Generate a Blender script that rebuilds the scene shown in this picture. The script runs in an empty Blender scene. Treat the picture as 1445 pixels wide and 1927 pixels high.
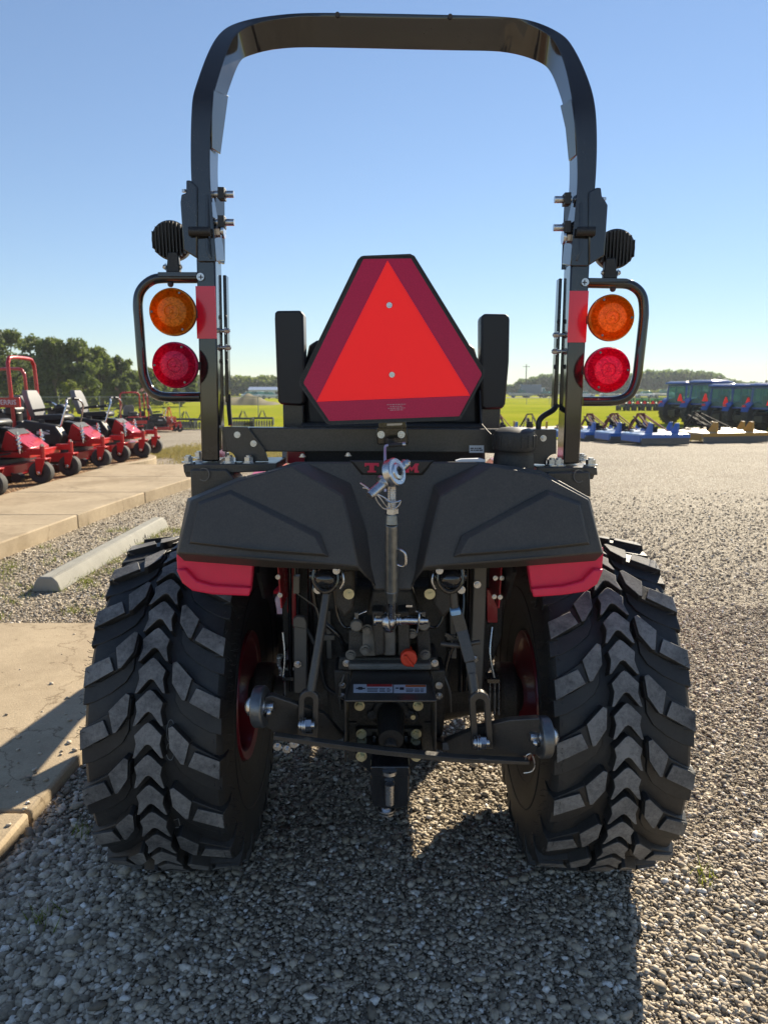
SKY, SUN, EXPO, SKYK = 0.098, 5.0, 1.05, 0.11
import bpy, bmesh, math, random
import numpy as np
from mathutils import Vector, Matrix, Quaternion
R_ = math.radians
rnd = random.Random(7)
nrng = np.random.default_rng(11)
scene = bpy.context.scene
COL = scene.collection

# ------------------------------------------------------------------ camera model
H = 1.44
FPX = 1340.0
PITCH = math.atan((963.5 - 735.0) / FPX)
cP, sP = math.cos(PITCH), math.sin(PITCH)

def P(x, y, Y):
    """point of the photograph's pixel (x, y) at a distance Y ahead of the camera"""
    u = (x - 722.5) / FPX; v = (y - 963.5) / FPX
    t = Y / (cP - v * sP)
    return Vector((u * t, Y, H - t * (sP + v * cP)))

def PX(x, y, Y):
    v = (y - 963.5) / FPX
    return Y / (cP - v * sP) / FPX        # metres per pixel there

def G(x, y, z=0.0):
    u = (x - 722.5) / FPX; v = (y - 963.5) / FPX
    t = (H - z) / (sP + v * cP)
    return Vector((u * t, t * (cP - v * sP), z))

def XatY(x, Y):                            # lateral position near eye level
    return (x - 722.5) / FPX * Y * cP * 1.015

def sstep(a, b, x):
    t = min(1, max(0, (x - a) / (b - a)))
    return t * t * (3 - 2 * t)

def zf(Y):                                  # the lot falls away gently, the road lies higher again
    return -0.62 * sstep(15, 38, Y) + 0.42 * sstep(75, 165, Y) + 0.3 * sstep(170, 300, Y)

# ------------------------------------------------------------------ materials
def nt_new(name):
    m = bpy.data.materials.new(name); m.use_nodes = True
    nt = m.node_tree; bs = nt.nodes['Principled BSDF']
    return m, nt, bs

def mat(name, col, rough=0.5, metal=0.0, coat=0.0, ns=30.0, na=0.15, bump=0.0, bs_=None, spec=0.5, rv=0.1, col2=None):
    m, nt, bs = nt_new(name)
    N = nt.nodes; L = nt.links
    tc = N.new('ShaderNodeTexCoord'); nz = N.new('ShaderNodeTexNoise')
    nz.inputs['Scale'].default_value = ns; nz.inputs['Detail'].default_value = 6
    L.new(tc.outputs['Object'], nz.inputs['Vector'])
    mx = N.new('ShaderNodeMix'); mx.data_type = 'RGBA'
    c1 = [max(0, c * (1 - na)) for c in col]; c2 = col2 or [min(1, c * (1 + na)) for c in col]
    mx.inputs[6].default_value = (*c1, 1); mx.inputs[7].default_value = (*c2, 1)
    L.new(nz.outputs['Fac'], mx.inputs[0]); L.new(mx.outputs[2], bs.inputs['Base Color'])
    mr = N.new('ShaderNodeMapRange')
    mr.inputs[3].default_value = max(0.02, rough - rv); mr.inputs[4].default_value = min(1, rough + rv)
    L.new(nz.outputs['Fac'], mr.inputs[0]); L.new(mr.outputs[0], bs.inputs['Roughness'])
    bs.inputs['Metallic'].default_value = metal
    bs.inputs['Coat Weight'].default_value = coat; bs.inputs['Coat Roughness'].default_value = 0.08
    bs.inputs['Specular IOR Level'].default_value = spec
    if bump:
        n2 = N.new('ShaderNodeTexNoise'); n2.inputs['Scale'].default_value = bs_ or ns * 4; n2.inputs['Detail'].default_value = 4
        L.new(tc.outputs['Object'], n2.inputs['Vector'])
        bp = N.new('ShaderNodeBump'); bp.inputs['Strength'].default_value = bump; bp.inputs['Distance'].default_value = 0.01
        L.new(n2.outputs['Fac'], bp.inputs['Height']); L.new(bp.outputs['Normal'], bs.inputs['Normal'])
    return m

MAT = dict(
    gloss=mat('gloss black paint', (0.012, 0.012, 0.014), 0.10, 0, 0.6, 14, 0.3, rv=0.05),
    frame=mat('satin black frame', (0.042, 0.037, 0.033), 0.33, 0, 0.1, 22, 0.45, 0.05, 200, rv=0.12),
    plastic=mat('black moulded plastic', (0.048, 0.045, 0.043), 0.52, 0, 0, 90, 0.2, 0.10, 700, rv=0.06),
    dkplastic=mat('dark plastic', (0.014, 0.014, 0.015), 0.5, 0, 0, 40, 0.2, 0.05, 500),
    cast=mat('dark cast iron', (0.04, 0.035, 0.03), 0.55, 0.1, 0, 35, 0.6, 0.3, 160, rv=0.15),
    castgrey=mat('grey cast iron', (0.22, 0.20, 0.17), 0.6, 0.2, 0, 50, 0.4, 0.3, 200),
    steelbar=mat('grey painted bar', (0.15, 0.135, 0.115), 0.5, 0.2, 0, 12, 0.35, 0.08, 120),
    zinc=mat('zinc plated steel', (0.55, 0.56, 0.58), 0.28, 1.0, 0, 60, 0.25, 0.05, 300, rv=0.1),
    worn=mat('worn galvanised tube', (0.26, 0.28, 0.29), 0.34, 0.85, 0, 55, 0.5, 0.12, 240, rv=0.12),
    cream=mat('yellow zinc', (0.62, 0.58, 0.38), 0.35, 0.7, 0, 80, 0.2),
    red=mat('red paint', (0.52, 0.012, 0.03), 0.28, 0, 0.35, 16, 0.12, rv=0.06),
    redplastic=mat('red moulded plastic', (0.86, 0.02, 0.085), 0.42, 0, 0.0, 30, 0.1, 0.05, 500),
    rim=mat('dark red rim paint', (0.26, 0.008, 0.02), 0.32, 0, 0.3, 12, 0.25),
    letter=mat('red letters', (0.62, 0.02, 0.07), 0.45, 0, 0, 60, 0.08),
    tape=mat('red reflective tape', (0.78, 0.015, 0.05), 0.22, 0, 0.4, 8, 0.15),
    smvorange=mat('fluorescent orange sheeting', (1.85, 0.05, 0.05), 0.5, 0, 0, 5, 0.03, spec=0.12, col2=(1.9, 0.056, 0.054)),
    knob=mat('orange red knob', (0.75, 0.05, 0.015), 0.4, 0, 0, 40, 0.1),
    white=mat('white sticker', (0.72, 0.74, 0.78), 0.4, 0, 0, 60, 0.05),
    ink=mat('dark ink', (0.03, 0.03, 0.04), 0.6),
    danger=mat('danger red ink', (0.55, 0.03, 0.03), 0.5),
    warnorange=mat('warning orange ink', (0.7, 0.16, 0.02), 0.5),
    bluecap=mat('light blue cap', (0.30, 0.52, 0.78), 0.3, 0.2),
    print=mat('pale pink print', (0.55, 0.25, 0.3), 0.5),
    eye=mat('scuffed dark steel', (0.16, 0.17, 0.18), 0.35, 0.8, 0, 40, 0.6, 0.1, 200),
    lilac=mat('coated rod', (0.48, 0.46, 0.62), 0.3, 0.6),
    chalk=mat('white paint stamp', (0.26, 0.27, 0.27), 0.8, 0, 0, 120, 0.5),
    seat=mat('black vinyl', (0.018, 0.018, 0.02), 0.45, 0, 0, 60, 0.2, 0.1, 500),
)

def rubber(name, col, dust, rough):
    m, nt, bs = nt_new(name); N = nt.nodes; L = nt.links
    tc = N.new('ShaderNodeTexCoord')
    a = N.new('ShaderNodeTexNoise'); a.inputs['Scale'].default_value = 85; a.inputs['Detail'].default_value = 10; a.inputs['Roughness'].default_value = 0.8
    b = N.new('ShaderNodeTexNoise'); b.inputs['Scale'].default_value = 9; b.inputs['Detail'].default_value = 4
    L.new(tc.outputs['Object'], a.inputs['Vector']); L.new(tc.outputs['Object'], b.inputs['Vector'])
    mu = N.new('ShaderNodeMath'); mu.operation = 'MULTIPLY'
    L.new(a.outputs['Fac'], mu.inputs[0]); L.new(b.outputs['Fac'], mu.inputs[1])
    rp = N.new('ShaderNodeValToRGB'); rp.color_ramp.elements[0].position = 0.14; rp.color_ramp.elements[1].position = 0.36
    rp.color_ramp.elements[0].color = (*col, 1); rp.color_ramp.elements[1].color = (*dust, 1)
    L.new(mu.outputs[0], rp.inputs[0]); L.new(rp.outputs[0], bs.inputs['Base Color'])
    bs.inputs['Roughness'].default_value = rough
    bp = N.new('ShaderNodeBump'); bp.inputs['Strength'].default_value = 0.25; bp.inputs['Distance'].default_value = 0.004
    L.new(a.outputs['Fac'], bp.inputs['Height']); L.new(bp.outputs['Normal'], bs.inputs['Normal'])
    return m
def dusty(m, amt, col=(.16, .145, .12)):
    nt = m.node_tree; N = nt.nodes; L = nt.links; bs = N['Principled BSDF']; lk = bs.inputs['Base Color'].links[0].from_socket
    tc = N.new('ShaderNodeTexCoord'); a = N.new('ShaderNodeTexNoise'); a.inputs['Scale'].default_value = 3.5; a.inputs['Detail'].default_value = 8; a.inputs['Roughness'].default_value = .75
    b = N.new('ShaderNodeTexNoise'); b.inputs['Scale'].default_value = 260; b.inputs['Detail'].default_value = 3
    L.new(tc.outputs['Object'], a.inputs['Vector']); L.new(tc.outputs['Object'], b.inputs['Vector'])
    mu = N.new('ShaderNodeMath'); mu.operation = 'MULTIPLY'; L.new(a.outputs['Fac'], mu.inputs[0]); L.new(b.outputs['Fac'], mu.inputs[1])
    mr = N.new('ShaderNodeMapRange'); mr.inputs[1].default_value = .16; mr.inputs[2].default_value = .42; mr.inputs[4].default_value = amt; L.new(mu.outputs[0], mr.inputs[0])
    mx = N.new('ShaderNodeMix'); mx.data_type = 'RGBA'; L.new(mr.outputs[0], mx.inputs[0]); L.new(lk, mx.inputs[6]); mx.inputs[7].default_value = (*col, 1); L.new(mx.outputs[2], bs.inputs['Base Color'])
for k_, q_ in (('plastic', .30), ('frame', .30), ('cast', .45), ('gloss', .10), ('redplastic', .12), ('dkplastic', .2), ('steelbar', .3), ('rim', .25)): dusty(MAT[k_], q_)
MAT['rubber'] = rubber('tyre rubber', (0.014, 0.014, 0.015), (0.035, 0.034, 0.032), 0.55)
MAT['pad'] = rubber('scuffed tread face', (0.050, 0.050, 0.052), (0.24, 0.235, 0.225), 0.78)
MAT['wheelrubber'] = mat('old grey tyre', (0.05, 0.048, 0.045), 0.8, 0, 0, 20, 0.3)

def lens(name, col, clear):
    m, nt, bs = nt_new(name); N = nt.nodes; L = nt.links
    tr = N.new('ShaderNodeBsdfTranslucent'); tr.inputs['Color'].default_value = (*col, 1)
    tp = N.new('ShaderNodeBsdfTransparent'); tp.inputs['Color'].default_value = (*col, 1)
    mx = N.new('ShaderNodeMixShader'); mx.inputs[0].default_value = clear
    L.new(tr.outputs[0], mx.inputs[1]); L.new(tp.outputs[0], mx.inputs[2])
    bs.inputs['Base Color'].default_value = (*col, 1); bs.inputs['Roughness'].default_value = 0.12
    bs.inputs['Coat Weight'].default_value = 0.4
    m2 = N.new('ShaderNodeMixShader'); m2.inputs[0].default_value = 0.66
    L.new(bs.outputs[0], m2.inputs[1]); L.new(mx.outputs[0], m2.inputs[2])
    L.new(m2.outputs[0], N['Material Output'].inputs['Surface'])
    # moulded prisms: fine rings
    tc = N.new('ShaderNodeTexCoord'); vo = N.new('ShaderNodeTexVoronoi'); vo.inputs['Scale'].default_value = 260
    L.new(tc.outputs['Object'], vo.inputs['Vector'])
    bp = N.new('ShaderNodeBump'); bp.inputs['Strength'].default_value = 0.5; bp.inputs['Distance'].default_value = 0.002
    L.new(vo.outputs['Distance'], bp.inputs['Height'])
    for n in (bs, tr): L.new(bp.outputs[0], n.inputs['Normal'])
    if clear < .5:   # prism cells: their bright and dark facets are painted into the lens colour
        sx = N.new('ShaderNodeSeparateXYZ'); L.new(vo.outputs['Color'], sx.inputs[0]); cm = N.new('ShaderNodeMix'); cm.data_type = 'RGBA'
        cm.inputs[6].default_value = (*[c * .62 for c in col], 1); cm.inputs[7].default_value = (*[min(1, c * 1.08 + .01) for c in col], 1); L.new(sx.outputs[0], cm.inputs[0])
        L.new(cm.outputs[2], tr.inputs['Color']); L.new(cm.outputs[2], bs.inputs['Base Color'])
    return m
MAT['amber'] = lens('amber lens', (1.0, 0.50, 0.03), 0.12)
MAT['amberback'] = lens('amber front lens', (1.0, 0.34, 0.02), 0.8)
MAT['redlens'] = lens('red lens', (0.92, 0.05, 0.24), 0.12)
MAT['redback'] = lens('red front lens', (1.0, 0.04, 0.12), 0.8)

def smv_red():
    m, nt, bs = nt_new('red prismatic sheeting'); N = nt.nodes; L = nt.links
    tc = N.new('ShaderNodeTexCoord'); vo = N.new('ShaderNodeTexVoronoi'); vo.inputs['Scale'].default_value = 170; vo.feature = 'DISTANCE_TO_EDGE'
    L.new(tc.outputs['Object'], vo.inputs['Vector'])
    rp = N.new('ShaderNodeValToRGB'); rp.color_ramp.elements[0].position = 0.02; rp.color_ramp.elements[1].position = 0.12
    rp.color_ramp.elements[0].color = (0.60, 0.02, 0.085, 1); rp.color_ramp.elements[1].color = (0.54, 0.016, 0.075, 1)
    L.new(vo.outputs['Distance'], rp.inputs[0]); L.new(rp.outputs[0], bs.inputs['Base Color'])
    bs.inputs['Roughness'].default_value = 0.3; bs.inputs['Specular IOR Level'].default_value = 0.25
    return m
MAT['smvred'] = smv_red()

# ------------------------------------------------------------------ mesh builder
class B:
    def __init__(s): s.v = []; s.f = []; s.m = []
    def face(s, pts, mi=0):
        k = len(s.v); s.v += [tuple(p) for p in pts]; s.f.append(tuple(range(k, k + len(pts)))); s.m.append(mi)
    def raw(s, vs, fs, mi=0):
        k = len(s.v); s.v += [tuple(p) for p in vs]
        for f in fs: s.f.append(tuple(i + k for i in f)); s.m.append(mi)
    def box(s, c, size, rot=None, mi=0):
        c = Vector(c); hx, hy, hz = [d / 2 for d in size]
        vs = []
        for z in (-hz, hz):
            for x, y in ((-hx, -hy), (hx, -hy), (hx, hy), (-hx, hy)):
                q = Vector((x, y, z))
                if rot is not None: q = rot @ q
                vs.append(c + q)
        s.raw(vs, [(3, 2, 1, 0), (4, 5, 6, 7), (0, 1, 5, 4), (1, 2, 6, 5), (2, 3, 7, 6), (3, 0, 4, 7)], mi)
    def loft(s, loops, mi=0, closed=True, cap=True):
        n = len(loops[0]); vs = [p for l in loops for p in l]; fs = []
        for i in range(len(loops) - 1):
            for j in range(n if closed else n - 1):
                a = i * n + j; b = i * n + (j + 1) % n
                fs.append((a, b, b + n, a + n))
        if cap and closed:
            fs.append(tuple(range(n))[::-1]); fs.append(tuple(range((len(loops) - 1) * n, len(loops) * n)))
        s.raw(vs, fs, mi)
    def prism(s, pts, vec, mi=0):
        vec = Vector(vec); s.loft([[Vector(p) for p in pts], [Vector(p) + vec for p in pts]], mi)
    def beam(s, p, q, w, h, up=(0, 0, 1), mi=0):
        p = Vector(p); q = Vector(q); d = (q - p).normalized(); up = Vector(up)
        a = d.cross(up).normalized(); b = a.cross(d)
        l = lambda o: [o + a * x * w / 2 + b * y * h / 2 for x, y in ((-1, -1), (1, -1), (1, 1), (-1, 1))]
        s.loft([l(p), l(q)], mi)
    def tube(s, path, r, n=10, mi=0, cap=True, smooth_n=0):
        pts = [Vector(p) for p in path]
        if smooth_n: pts = catmull(pts, smooth_n)
        rs = r if isinstance(r, (list, tuple)) else [r] * len(pts)
        if len(rs) != len(pts): rs = [rs[0]] * len(pts)
        T = []
        for i in range(len(pts)):
            a = pts[max(0, i - 1)]; b = pts[min(len(pts) - 1, i + 1)]; T.append((b - a).normalized())
        nrm = T[0].orthogonal().normalized(); loops = []
        for i, p in enumerate(pts):
            nrm = (nrm - T[i] * nrm.dot(T[i]))
            nrm = nrm.normalized() if nrm.length > 1e-6 else T[i].orthogonal().normalized()
            bn = T[i].cross(nrm)
            loops.append([p + (nrm * math.cos(2 * math.pi * k / n) + bn * math.sin(2 * math.pi * k / n)) * rs[i] for k in range(n)])
        s.loft(loops, mi, True, cap)
    def cyl(s, p, q, r, n=16, r2=None, mi=0):
        s.tube([p, q], [r, r if r2 is None else r2], n, mi)
    def lathe(s, prof, o, axis, n=24, mi=0, close=False):
        """prof: list of (radius, height along axis)"""
        o = Vector(o); ax = Vector(axis).normalized(); a = ax.orthogonal().normalized(); b = ax.cross(a)
        loops = [[o + ax * h + (a * math.cos(2 * math.pi * k / n) + b * math.sin(2 * math.pi * k / n)) * max(r, 1e-5) for k in range(n)] for r, h in prof]
        if close: loops.append(loops[0])
        s.loft(loops, mi, True, not close)
    def sphere(s, c, r, nu=14, nv=8, sc=(1, 1, 1), mi=0, rot=None):
        c = Vector(c); loops = []
        for i in range(1, nv):
            th = math.pi * i / nv
            l = []
            for k in range(nu):
                q = Vector((r * sc[0] * math.sin(th) * math.cos(2 * math.pi * k / nu), r * sc[1] * math.sin(th) * math.sin(2 * math.pi * k / nu), r * sc[2] * math.cos(th)))
                l.append(c + (rot @ q if rot is not None else q))
            loops.append(l)
        s.loft(loops, mi)
    def bolt(s, p, d, r, h=None, mi=0, washer=True):
        p = Vector(p); d = Vector(d).normalized(); h = h or r * 1.1
        if washer: s.cyl(p, p + d * r * 0.3, r * 1.45, 16, mi=mi)
        s.cyl(p, p + d * h, r, 6, mi=mi)
        s.cyl(p + d * h, p + d * (h + r * 0.35), r * 0.6, 10, mi=mi)
    # pixel helpers
    def ppoly(s, pts, Y, thick, mi=0):
        s.prism([P(p[0], p[1], p[2] if len(p) > 2 else Y) for p in pts], (0, thick, 0), mi)
    def frust(s, base, Yb, top, Yt, mi=0):
        f = lambda L, Y: [P(p[0], p[1], p[2] if len(p) > 2 else Y) for p in L]
        s.loft([f(base, Yb), f(top, Yt)], mi)
    def pcyl(s, a, b, rpx, n=14, r2=None, mi=0):
        k = PX(*a)
        s.cyl(P(*a), P(*b), rpx * k, n, None if r2 is None else r2 * PX(*b), mi)
    def ptube(s, path, rpx, n=10, mi=0, smooth_n=0):
        s.tube([P(*p) for p in path], rpx * PX(*path[0]), n, mi, True, smooth_n)
    def build(s, name, mats, parent=None, bev=0.0, angle=38, recalc=True, kind=None):
        me = bpy.data.meshes.new(name)
        me.from_pydata(s.v, [], s.f)
        mats = mats if isinstance(mats, (list, tuple)) else [mats]
        for m in mats: me.materials.append(MAT[m] if isinstance(m, str) else m)
        me.polygons.foreach_set('material_index', s.m)
        if recalc:
            bm = bmesh.new(); bm.from_mesh(me)
            bmesh.ops.remove_doubles(bm, verts=bm.verts, dist=1e-6)
            bmesh.ops.recalc_face_normals(bm, faces=bm.faces)
            bm.to_mesh(me); bm.free()
        me.shade_smooth()
        me.set_sharp_from_angle(angle=R_(angle))
        o = bpy.data.objects.new(name, me); COL.objects.link(o)
        if parent is not None:
            o.parent = parent
            if parent.get('worldparts'): o.matrix_parent_inverse = Matrix.Translation(parent.location).inverted()
        if bev:
            md = o.modifiers.new('Bevel', 'BEVEL'); md.width = bev; md.segments = 2; md.limit_method = 'ANGLE'; md.angle_limit = R_(40)
            md.harden_normals = False
        if kind: o['kind'] = kind
        return o

def catmull(pts, n):
    out = []
    for i in range(len(pts) - 1):
        p0 = pts[max(0, i - 1)]; p1 = pts[i]; p2 = pts[i + 1]; p3 = pts[min(len(pts) - 1, i + 2)]
        for k in range(n):
            t = k / n
            out.append(0.5 * ((2 * p1) + (p2 - p0) * t + (2 * p0 - 5 * p1 + 4 * p2 - p3) * t * t + (3 * p1 - p0 - 3 * p2 + p3) * t ** 3))
    out.append(pts[-1]); return out

def root(name, loc, label, cat, group=None, rz=0.0, world=False):
    o = bpy.data.objects.new(name, None); COL.objects.link(o); o.empty_display_size = 0.2
    o.location = loc; o.rotation_euler = (0, 0, rz)
    tag(o, label, cat, group)
    if world: o['worldparts'] = 1
    return o

def tag(o, label=None, cat=None, group=None, kind=None):
    if label: o['label'] = label
    if cat: o['category'] = cat
    if group: o['group'] = group
    if kind: o['kind'] = kind
    return o

def copy_tree(o, parent=None):
    c = o.copy(); COL.objects.link(c)
    if parent is not None: c.parent = parent
    for ch in list(o.children): copy_tree(ch, c)
    return c

def place(proto, first, loc, rz, label, group=None, name=None):
    r = proto if first else copy_tree(proto)
    r.location = loc; r.rotation_euler = (0, 0, rz); r['label'] = label
    if group: r['group'] = group
    return r

def text_mesh(body, size, M, mi_mat, name, parent, ext=0.0006, align='CENTER', sx=1.0):
    cu = bpy.data.curves.new(name, 'FONT'); cu.body = body; cu.size = size; cu.extrude = ext
    cu.align_x = align; cu.align_y = 'CENTER'; cu.resolution_u = 3
    o = bpy.data.objects.new(name + '_tmp', cu); COL.objects.link(o)
    dg = bpy.context.evaluated_depsgraph_get(); dg.update()
    me = bpy.data.meshes.new_from_object(o.evaluated_get(dg))
    bpy.data.objects.remove(o); bpy.data.curves.remove(cu)
    me.transform(M @ Matrix.Diagonal((sx, 1, 1, 1)))
    me.materials.clear(); me.materials.append(MAT[mi_mat]); me.name = name
    n = bpy.data.objects.new(name, me); COL.objects.link(n)
    if parent is not None:
        n.parent = parent
        if parent.get('worldparts'): n.matrix_parent_inverse = Matrix.Translation(parent.location).inverted()
    return n
# ================================================================== THE COMPACT TRACTOR (seen from behind)
AX = 2.11; WR = 0.5
tractor = root('compact_tractor', (0.01, AX, 0.0), 'large black and red tractor in the foreground with an orange warning triangle on its rear', 'tractor', world=True)
T = tractor

# ---- rear wheels: rim > tyre
def rtop(s): return WR - 0.42 * s * s
def tread(s, q, h, cx): s *= .955; a = q / WR; return Vector((cx + s, AX - h * math.cos(a), WR + h * math.sin(a)))

def make_wheel(cx, side, qoff):
    rimb = B()
    for sg in (-1, 1):
        pass
    prof = [(0.222, -0.165), (0.226, -0.150), (0.205, -0.140), (0.196, -0.06), (0.185, -0.03), (0.185, 0.03), (0.196, 0.06), (0.205, 0.14), (0.226, 0.15), (0.222, 0.165),
            (0.196, 0.158), (0.188, 0.14), (0.18, 0.06), (0.172, 0.03), (0.172, -0.03), (0.18, -0.06), (0.188, -0.14), (0.196, -0.158)]
    prof = [(r_ * .885, h_ * .97) for r_, h_ in prof]
    rimb.lathe(prof, (cx, AX, WR), (1, 0, 0), 48, close=True)
    # dished disc, set towards the outer side, with a hub and slots
    dx = cx + side * 0.03
    rimb.lathe([(0.152, -0.02), (0.135, 0.0), (0.11, 0.02), (0.08, 0.02), (0.08, 0.03), (0.11, 0.03), (0.138, 0.012), (0.155, -0.008)], (dx, AX, WR), (side, 0, 0), 40, close=True)
    rimb.lathe([(0.001, 0.0), (0.085, 0.0), (0.085, 0.05), (0.06, 0.07), (0.001, 0.07)], (dx, AX, WR), (side, 0, 0), 24)
    for k in range(8):
        a = k * math.pi / 4
        rimb.bolt((dx, AX + 0.105 * math.cos(a), WR + 0.105 * math.sin(a)), (-side, 0, 0), 0.012)
    rim = rimb.build('rear_wheel', 'rim', T, bev=0.002)
    b = B()
    half = [(0.182, 0.120), (0.196, 0.146), (0.203, 0.153), (0.220, 0.158), (0.27, 0.168), (0.31, 0.175), (0.35, 0.178), (0.40, 0.1775), (0.435, 0.1755), (0.456, 0.1705), (0.467, 0.160), (0.4705, 0.142), (0.469, 0.105), (0.466, 0.06), (0.465, 0.0)]
    prof = [(r, x) for r, x in half] + [(r, -x) for r, x in half[-2::-1]]
    prof += [(0.182, -0.10), (0.182, 0.10)]
    b.lathe(prof, (cx, AX, WR), (1, 0, 0), 96, close=True)
    # moulded ring lines on the side walls
    for sg in (-1, 1):
        for rr, xx in ((0.262, 0.1645), (0.335, 0.1765)):
            b.lathe([(rr - 0.004, xx - 0.002), (rr - 0.002, xx + 0.003), (rr + 0.002, xx + 0.003), (rr + 0.004, xx - 0.002)], (cx, AX, WR), (sg, 0, 0), 72, close=True)
    def block(poly, q0, top=1.0, flare=1.18, topmat=1, jit=0.0):
        n = len(poly)
        cs = sum(p[0] for p in poly) / n; cq = sum(p[1] for p in poly) / n
        tp = [tread(p[0], q0 + p[1], 0.463 + (rtop(p[0]) - 0.463) * top + jit, cx) for p in poly]
        bt = [tread(cs + (p[0] - cs) * flare, q0 + cq + (p[1] - cq) * flare, 0.452, cx) for p in poly]
        k = len(b.v); b.v += [tuple(p) for p in bt + tp]
        for j in range(n):
            b.f.append((k + j, k + (j + 1) % n, k + n + (j + 1) % n, k + n + j)); b.m.append(0)
        b.f.append(tuple(range(k + n, k + 2 * n))); b.m.append(topmat)
    chev = [(0, .051), (.009, .046), (.036, .019), (.031, -.002), (.035, -.020), (.040, -.038), (.033, -.037), (.007, -.006), (0, -.003), (-.007, -.006), (-.033, -.037), (-.040, -.038), (-.035, -.020), (-.031, -.002), (-.036, .019), (-.009, .046)]
    NC = 40; pc = 2 * math.pi * WR / NC
    for k in range(NC): block(chev, k * pc + qoff, 1.0, 1.03)
    NL = 20; pl = 2 * math.pi * WR / NL
    pad1 = [(.053, .002), (.063, .006), (.103, -.032), (.090, -.080), (.082, -.078), (.056, -.042)]
    pad2 = [(.120, -.058), (.179, -.082), (.177, -.127), (.104, -.090)]
    brid = [(.050, -.004), (.064, .002), (.105, -.036), (.181, -.081), (.180, -.130), (.10, -.092), (.086, -.082), (.053, -.044)]
    gr = lambda pl_: [(min(.181, c_[0] + (p[0] - c_[0]) * 1.08), c_[1] + (p[1] - c_[1]) * 1.14) for c_ in [(sum(p[0] for p in pl_) / len(pl_), sum(p[1] for p in pl_) / len(pl_))] for p in pl_]
    stp = [(.058, -.045), (.09, -.085), (.135, -.112), (.182, -.128), (.182, -.176), (.15, -.168), (.11, -.146), (.074, -.116), (.058, -.085)]
    for sg in (-1, 1):
        off = qoff + (pl / 2 if sg > 0 else 0.0) + 0.03
        for k in range(NL):
            q0 = k * pl + off
            ms = lambda poly: [(p[0] * sg, p[1]) for p in (poly if sg > 0 else poly[::-1])]
            block(ms(brid), q0, 0.70, 1.10, 0); block(ms(stp), q0, 0.33, 1.04, 0)
            block(ms(gr(pad1)), q0, 1.0, 1.04); block(ms(gr(pad2)), q0, 1.0, 1.02)
            # the lug runs over the shoulder and down the side wall
            qa, qb = q0 - .080, q0 - .129
            def sh(q, x, r): return tread(sg * x, q * 1.0, r, cx)
            la = [(qa, .150, .470), (qa, .1800, .4863), (qa - .002, .1885, .452), (qa - .002, .189, .415), (qa - .004, .184, .395), (qa, .15, .44)]
            lb = [(qb, .150, .470), (qb, .1785, .4863), (qb + .001, .1885, .452), (qb + .002, .189, .415), (qb + .004, .184, .395), (qb, .15, .44)]
            b.loft([[sh(*p) for p in la], [sh(*p) for p in lb]])
    tyre = b.build('tyre', ['rubber', 'pad'], rim, angle=32, bev=.0022)
    # thin vent hairs left by the mould
    hb = B(); r2 = random.Random(int(cx * 1000))
    for k in range(420):
        sg = r2.choice((-1, 1)); x = r2.choice((.180, .179, .170, .158)) ; a = r2.uniform(-0.8, 2.2)
        r = {.180: r2.uniform(.41, .45), .179: r2.uniform(.40, .45), .170: .486, .158: .488}[x]
        p = Vector((cx + sg * x, AX - r * math.cos(a), WR + r * math.sin(a)))
        rad = Vector((0, -math.cos(a), math.sin(a)))
        d = (Vector((sg, 0, 0)) if x > .172 else rad * 0.9 + Vector((sg * .3, 0, 0))) + Vector((r2.uniform(-.3, .3), r2.uniform(-.3, .3), r2.uniform(-.3, .3)))
        L_ = r2.uniform(.008, .017)
        hb.tube([p, p + d.normalized() * L_ * .6, p + d.normalized() * L_ + Vector((0, 0, r2.uniform(-.004, .004)))], 0.0006, 4)
    hb.build('vent_hair', 'rubber', rim, kind='stuff')
    return rim

wl = make_wheel(-0.577, -1, 0.012)
wr = make_wheel(0.597, 1, -0.02)

# white paint stamp on the left tyre (runs along the groove beside the centre blocks)
b = B()
def tp(s, q, h): return tread(s, q, h, -0.577)
def ring(q0, a, c, s0, r=0.0009, n=20): b.tube([tp(s0 + a * math.cos(t), q0 + c * math.sin(t), .4662) for t in [2 * math.pi * k / n for k in range(n + 1)]], r, 5)
ring(.112, .010, .030, .048); ring(.112, .004, .014, .048); ring(.058, .010, .024, .047)
b.tube([tp(s, q, .4662) for s, q in ((.040, -.07), (.052, -.06), (.052, -.125))], .0010, 5)
b.tube([tp(s, q, .4662) for s, q in ((.040, -.16), (.053, -.155), (.053, -.19), (.040, -.192))], .0010, 5)
b.build('paint_stamp', 'chalk', wl)

# ---- fenders
def fender(cx0, cx1, outer, lipL):
    b = B(); RF = 0.625; th = 0.012
    loops = []
    for k in range(29):
        a = R_(60) + (R_(165) - R_(60)) * k / 28
        c_, s_ = math.cos(a), math.sin(a)
        f = lambda x, r: Vector((x, AX - r * c_, WR + r * s_))
        loops.append([f(cx0, RF), f(cx1, RF), f(cx1, RF + th), f(cx0, RF + th)])
    b.loft(loops)
    o = b.build('fender', 'redplastic', T); b = B()   # then the black inner side sheet
    x = cx0 if outer > 0 else cx1
    lo = [Vector((x, AX - RF * math.cos(R_(52) + R_(113) * k / 20), WR + RF * math.sin(R_(52) + R_(113) * k / 20))) for k in range(21)]
    lo += [Vector((x, AX + .5, 0.80)), Vector((x, AX - .30, 0.90))]
    b.prism(lo, (-outer * 0.008, 0, 0)); b.build('inner_panel', 'dkplastic', o)
    l = B()
    Y = 1.665
    l.ppoly(lipL[0], Y, 0.03); l.frust(lipL[1], Y + .006, lipL[2], Y - .016)
    l.build('fender_lip', 'redplastic', o, bev=0.004)
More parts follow.
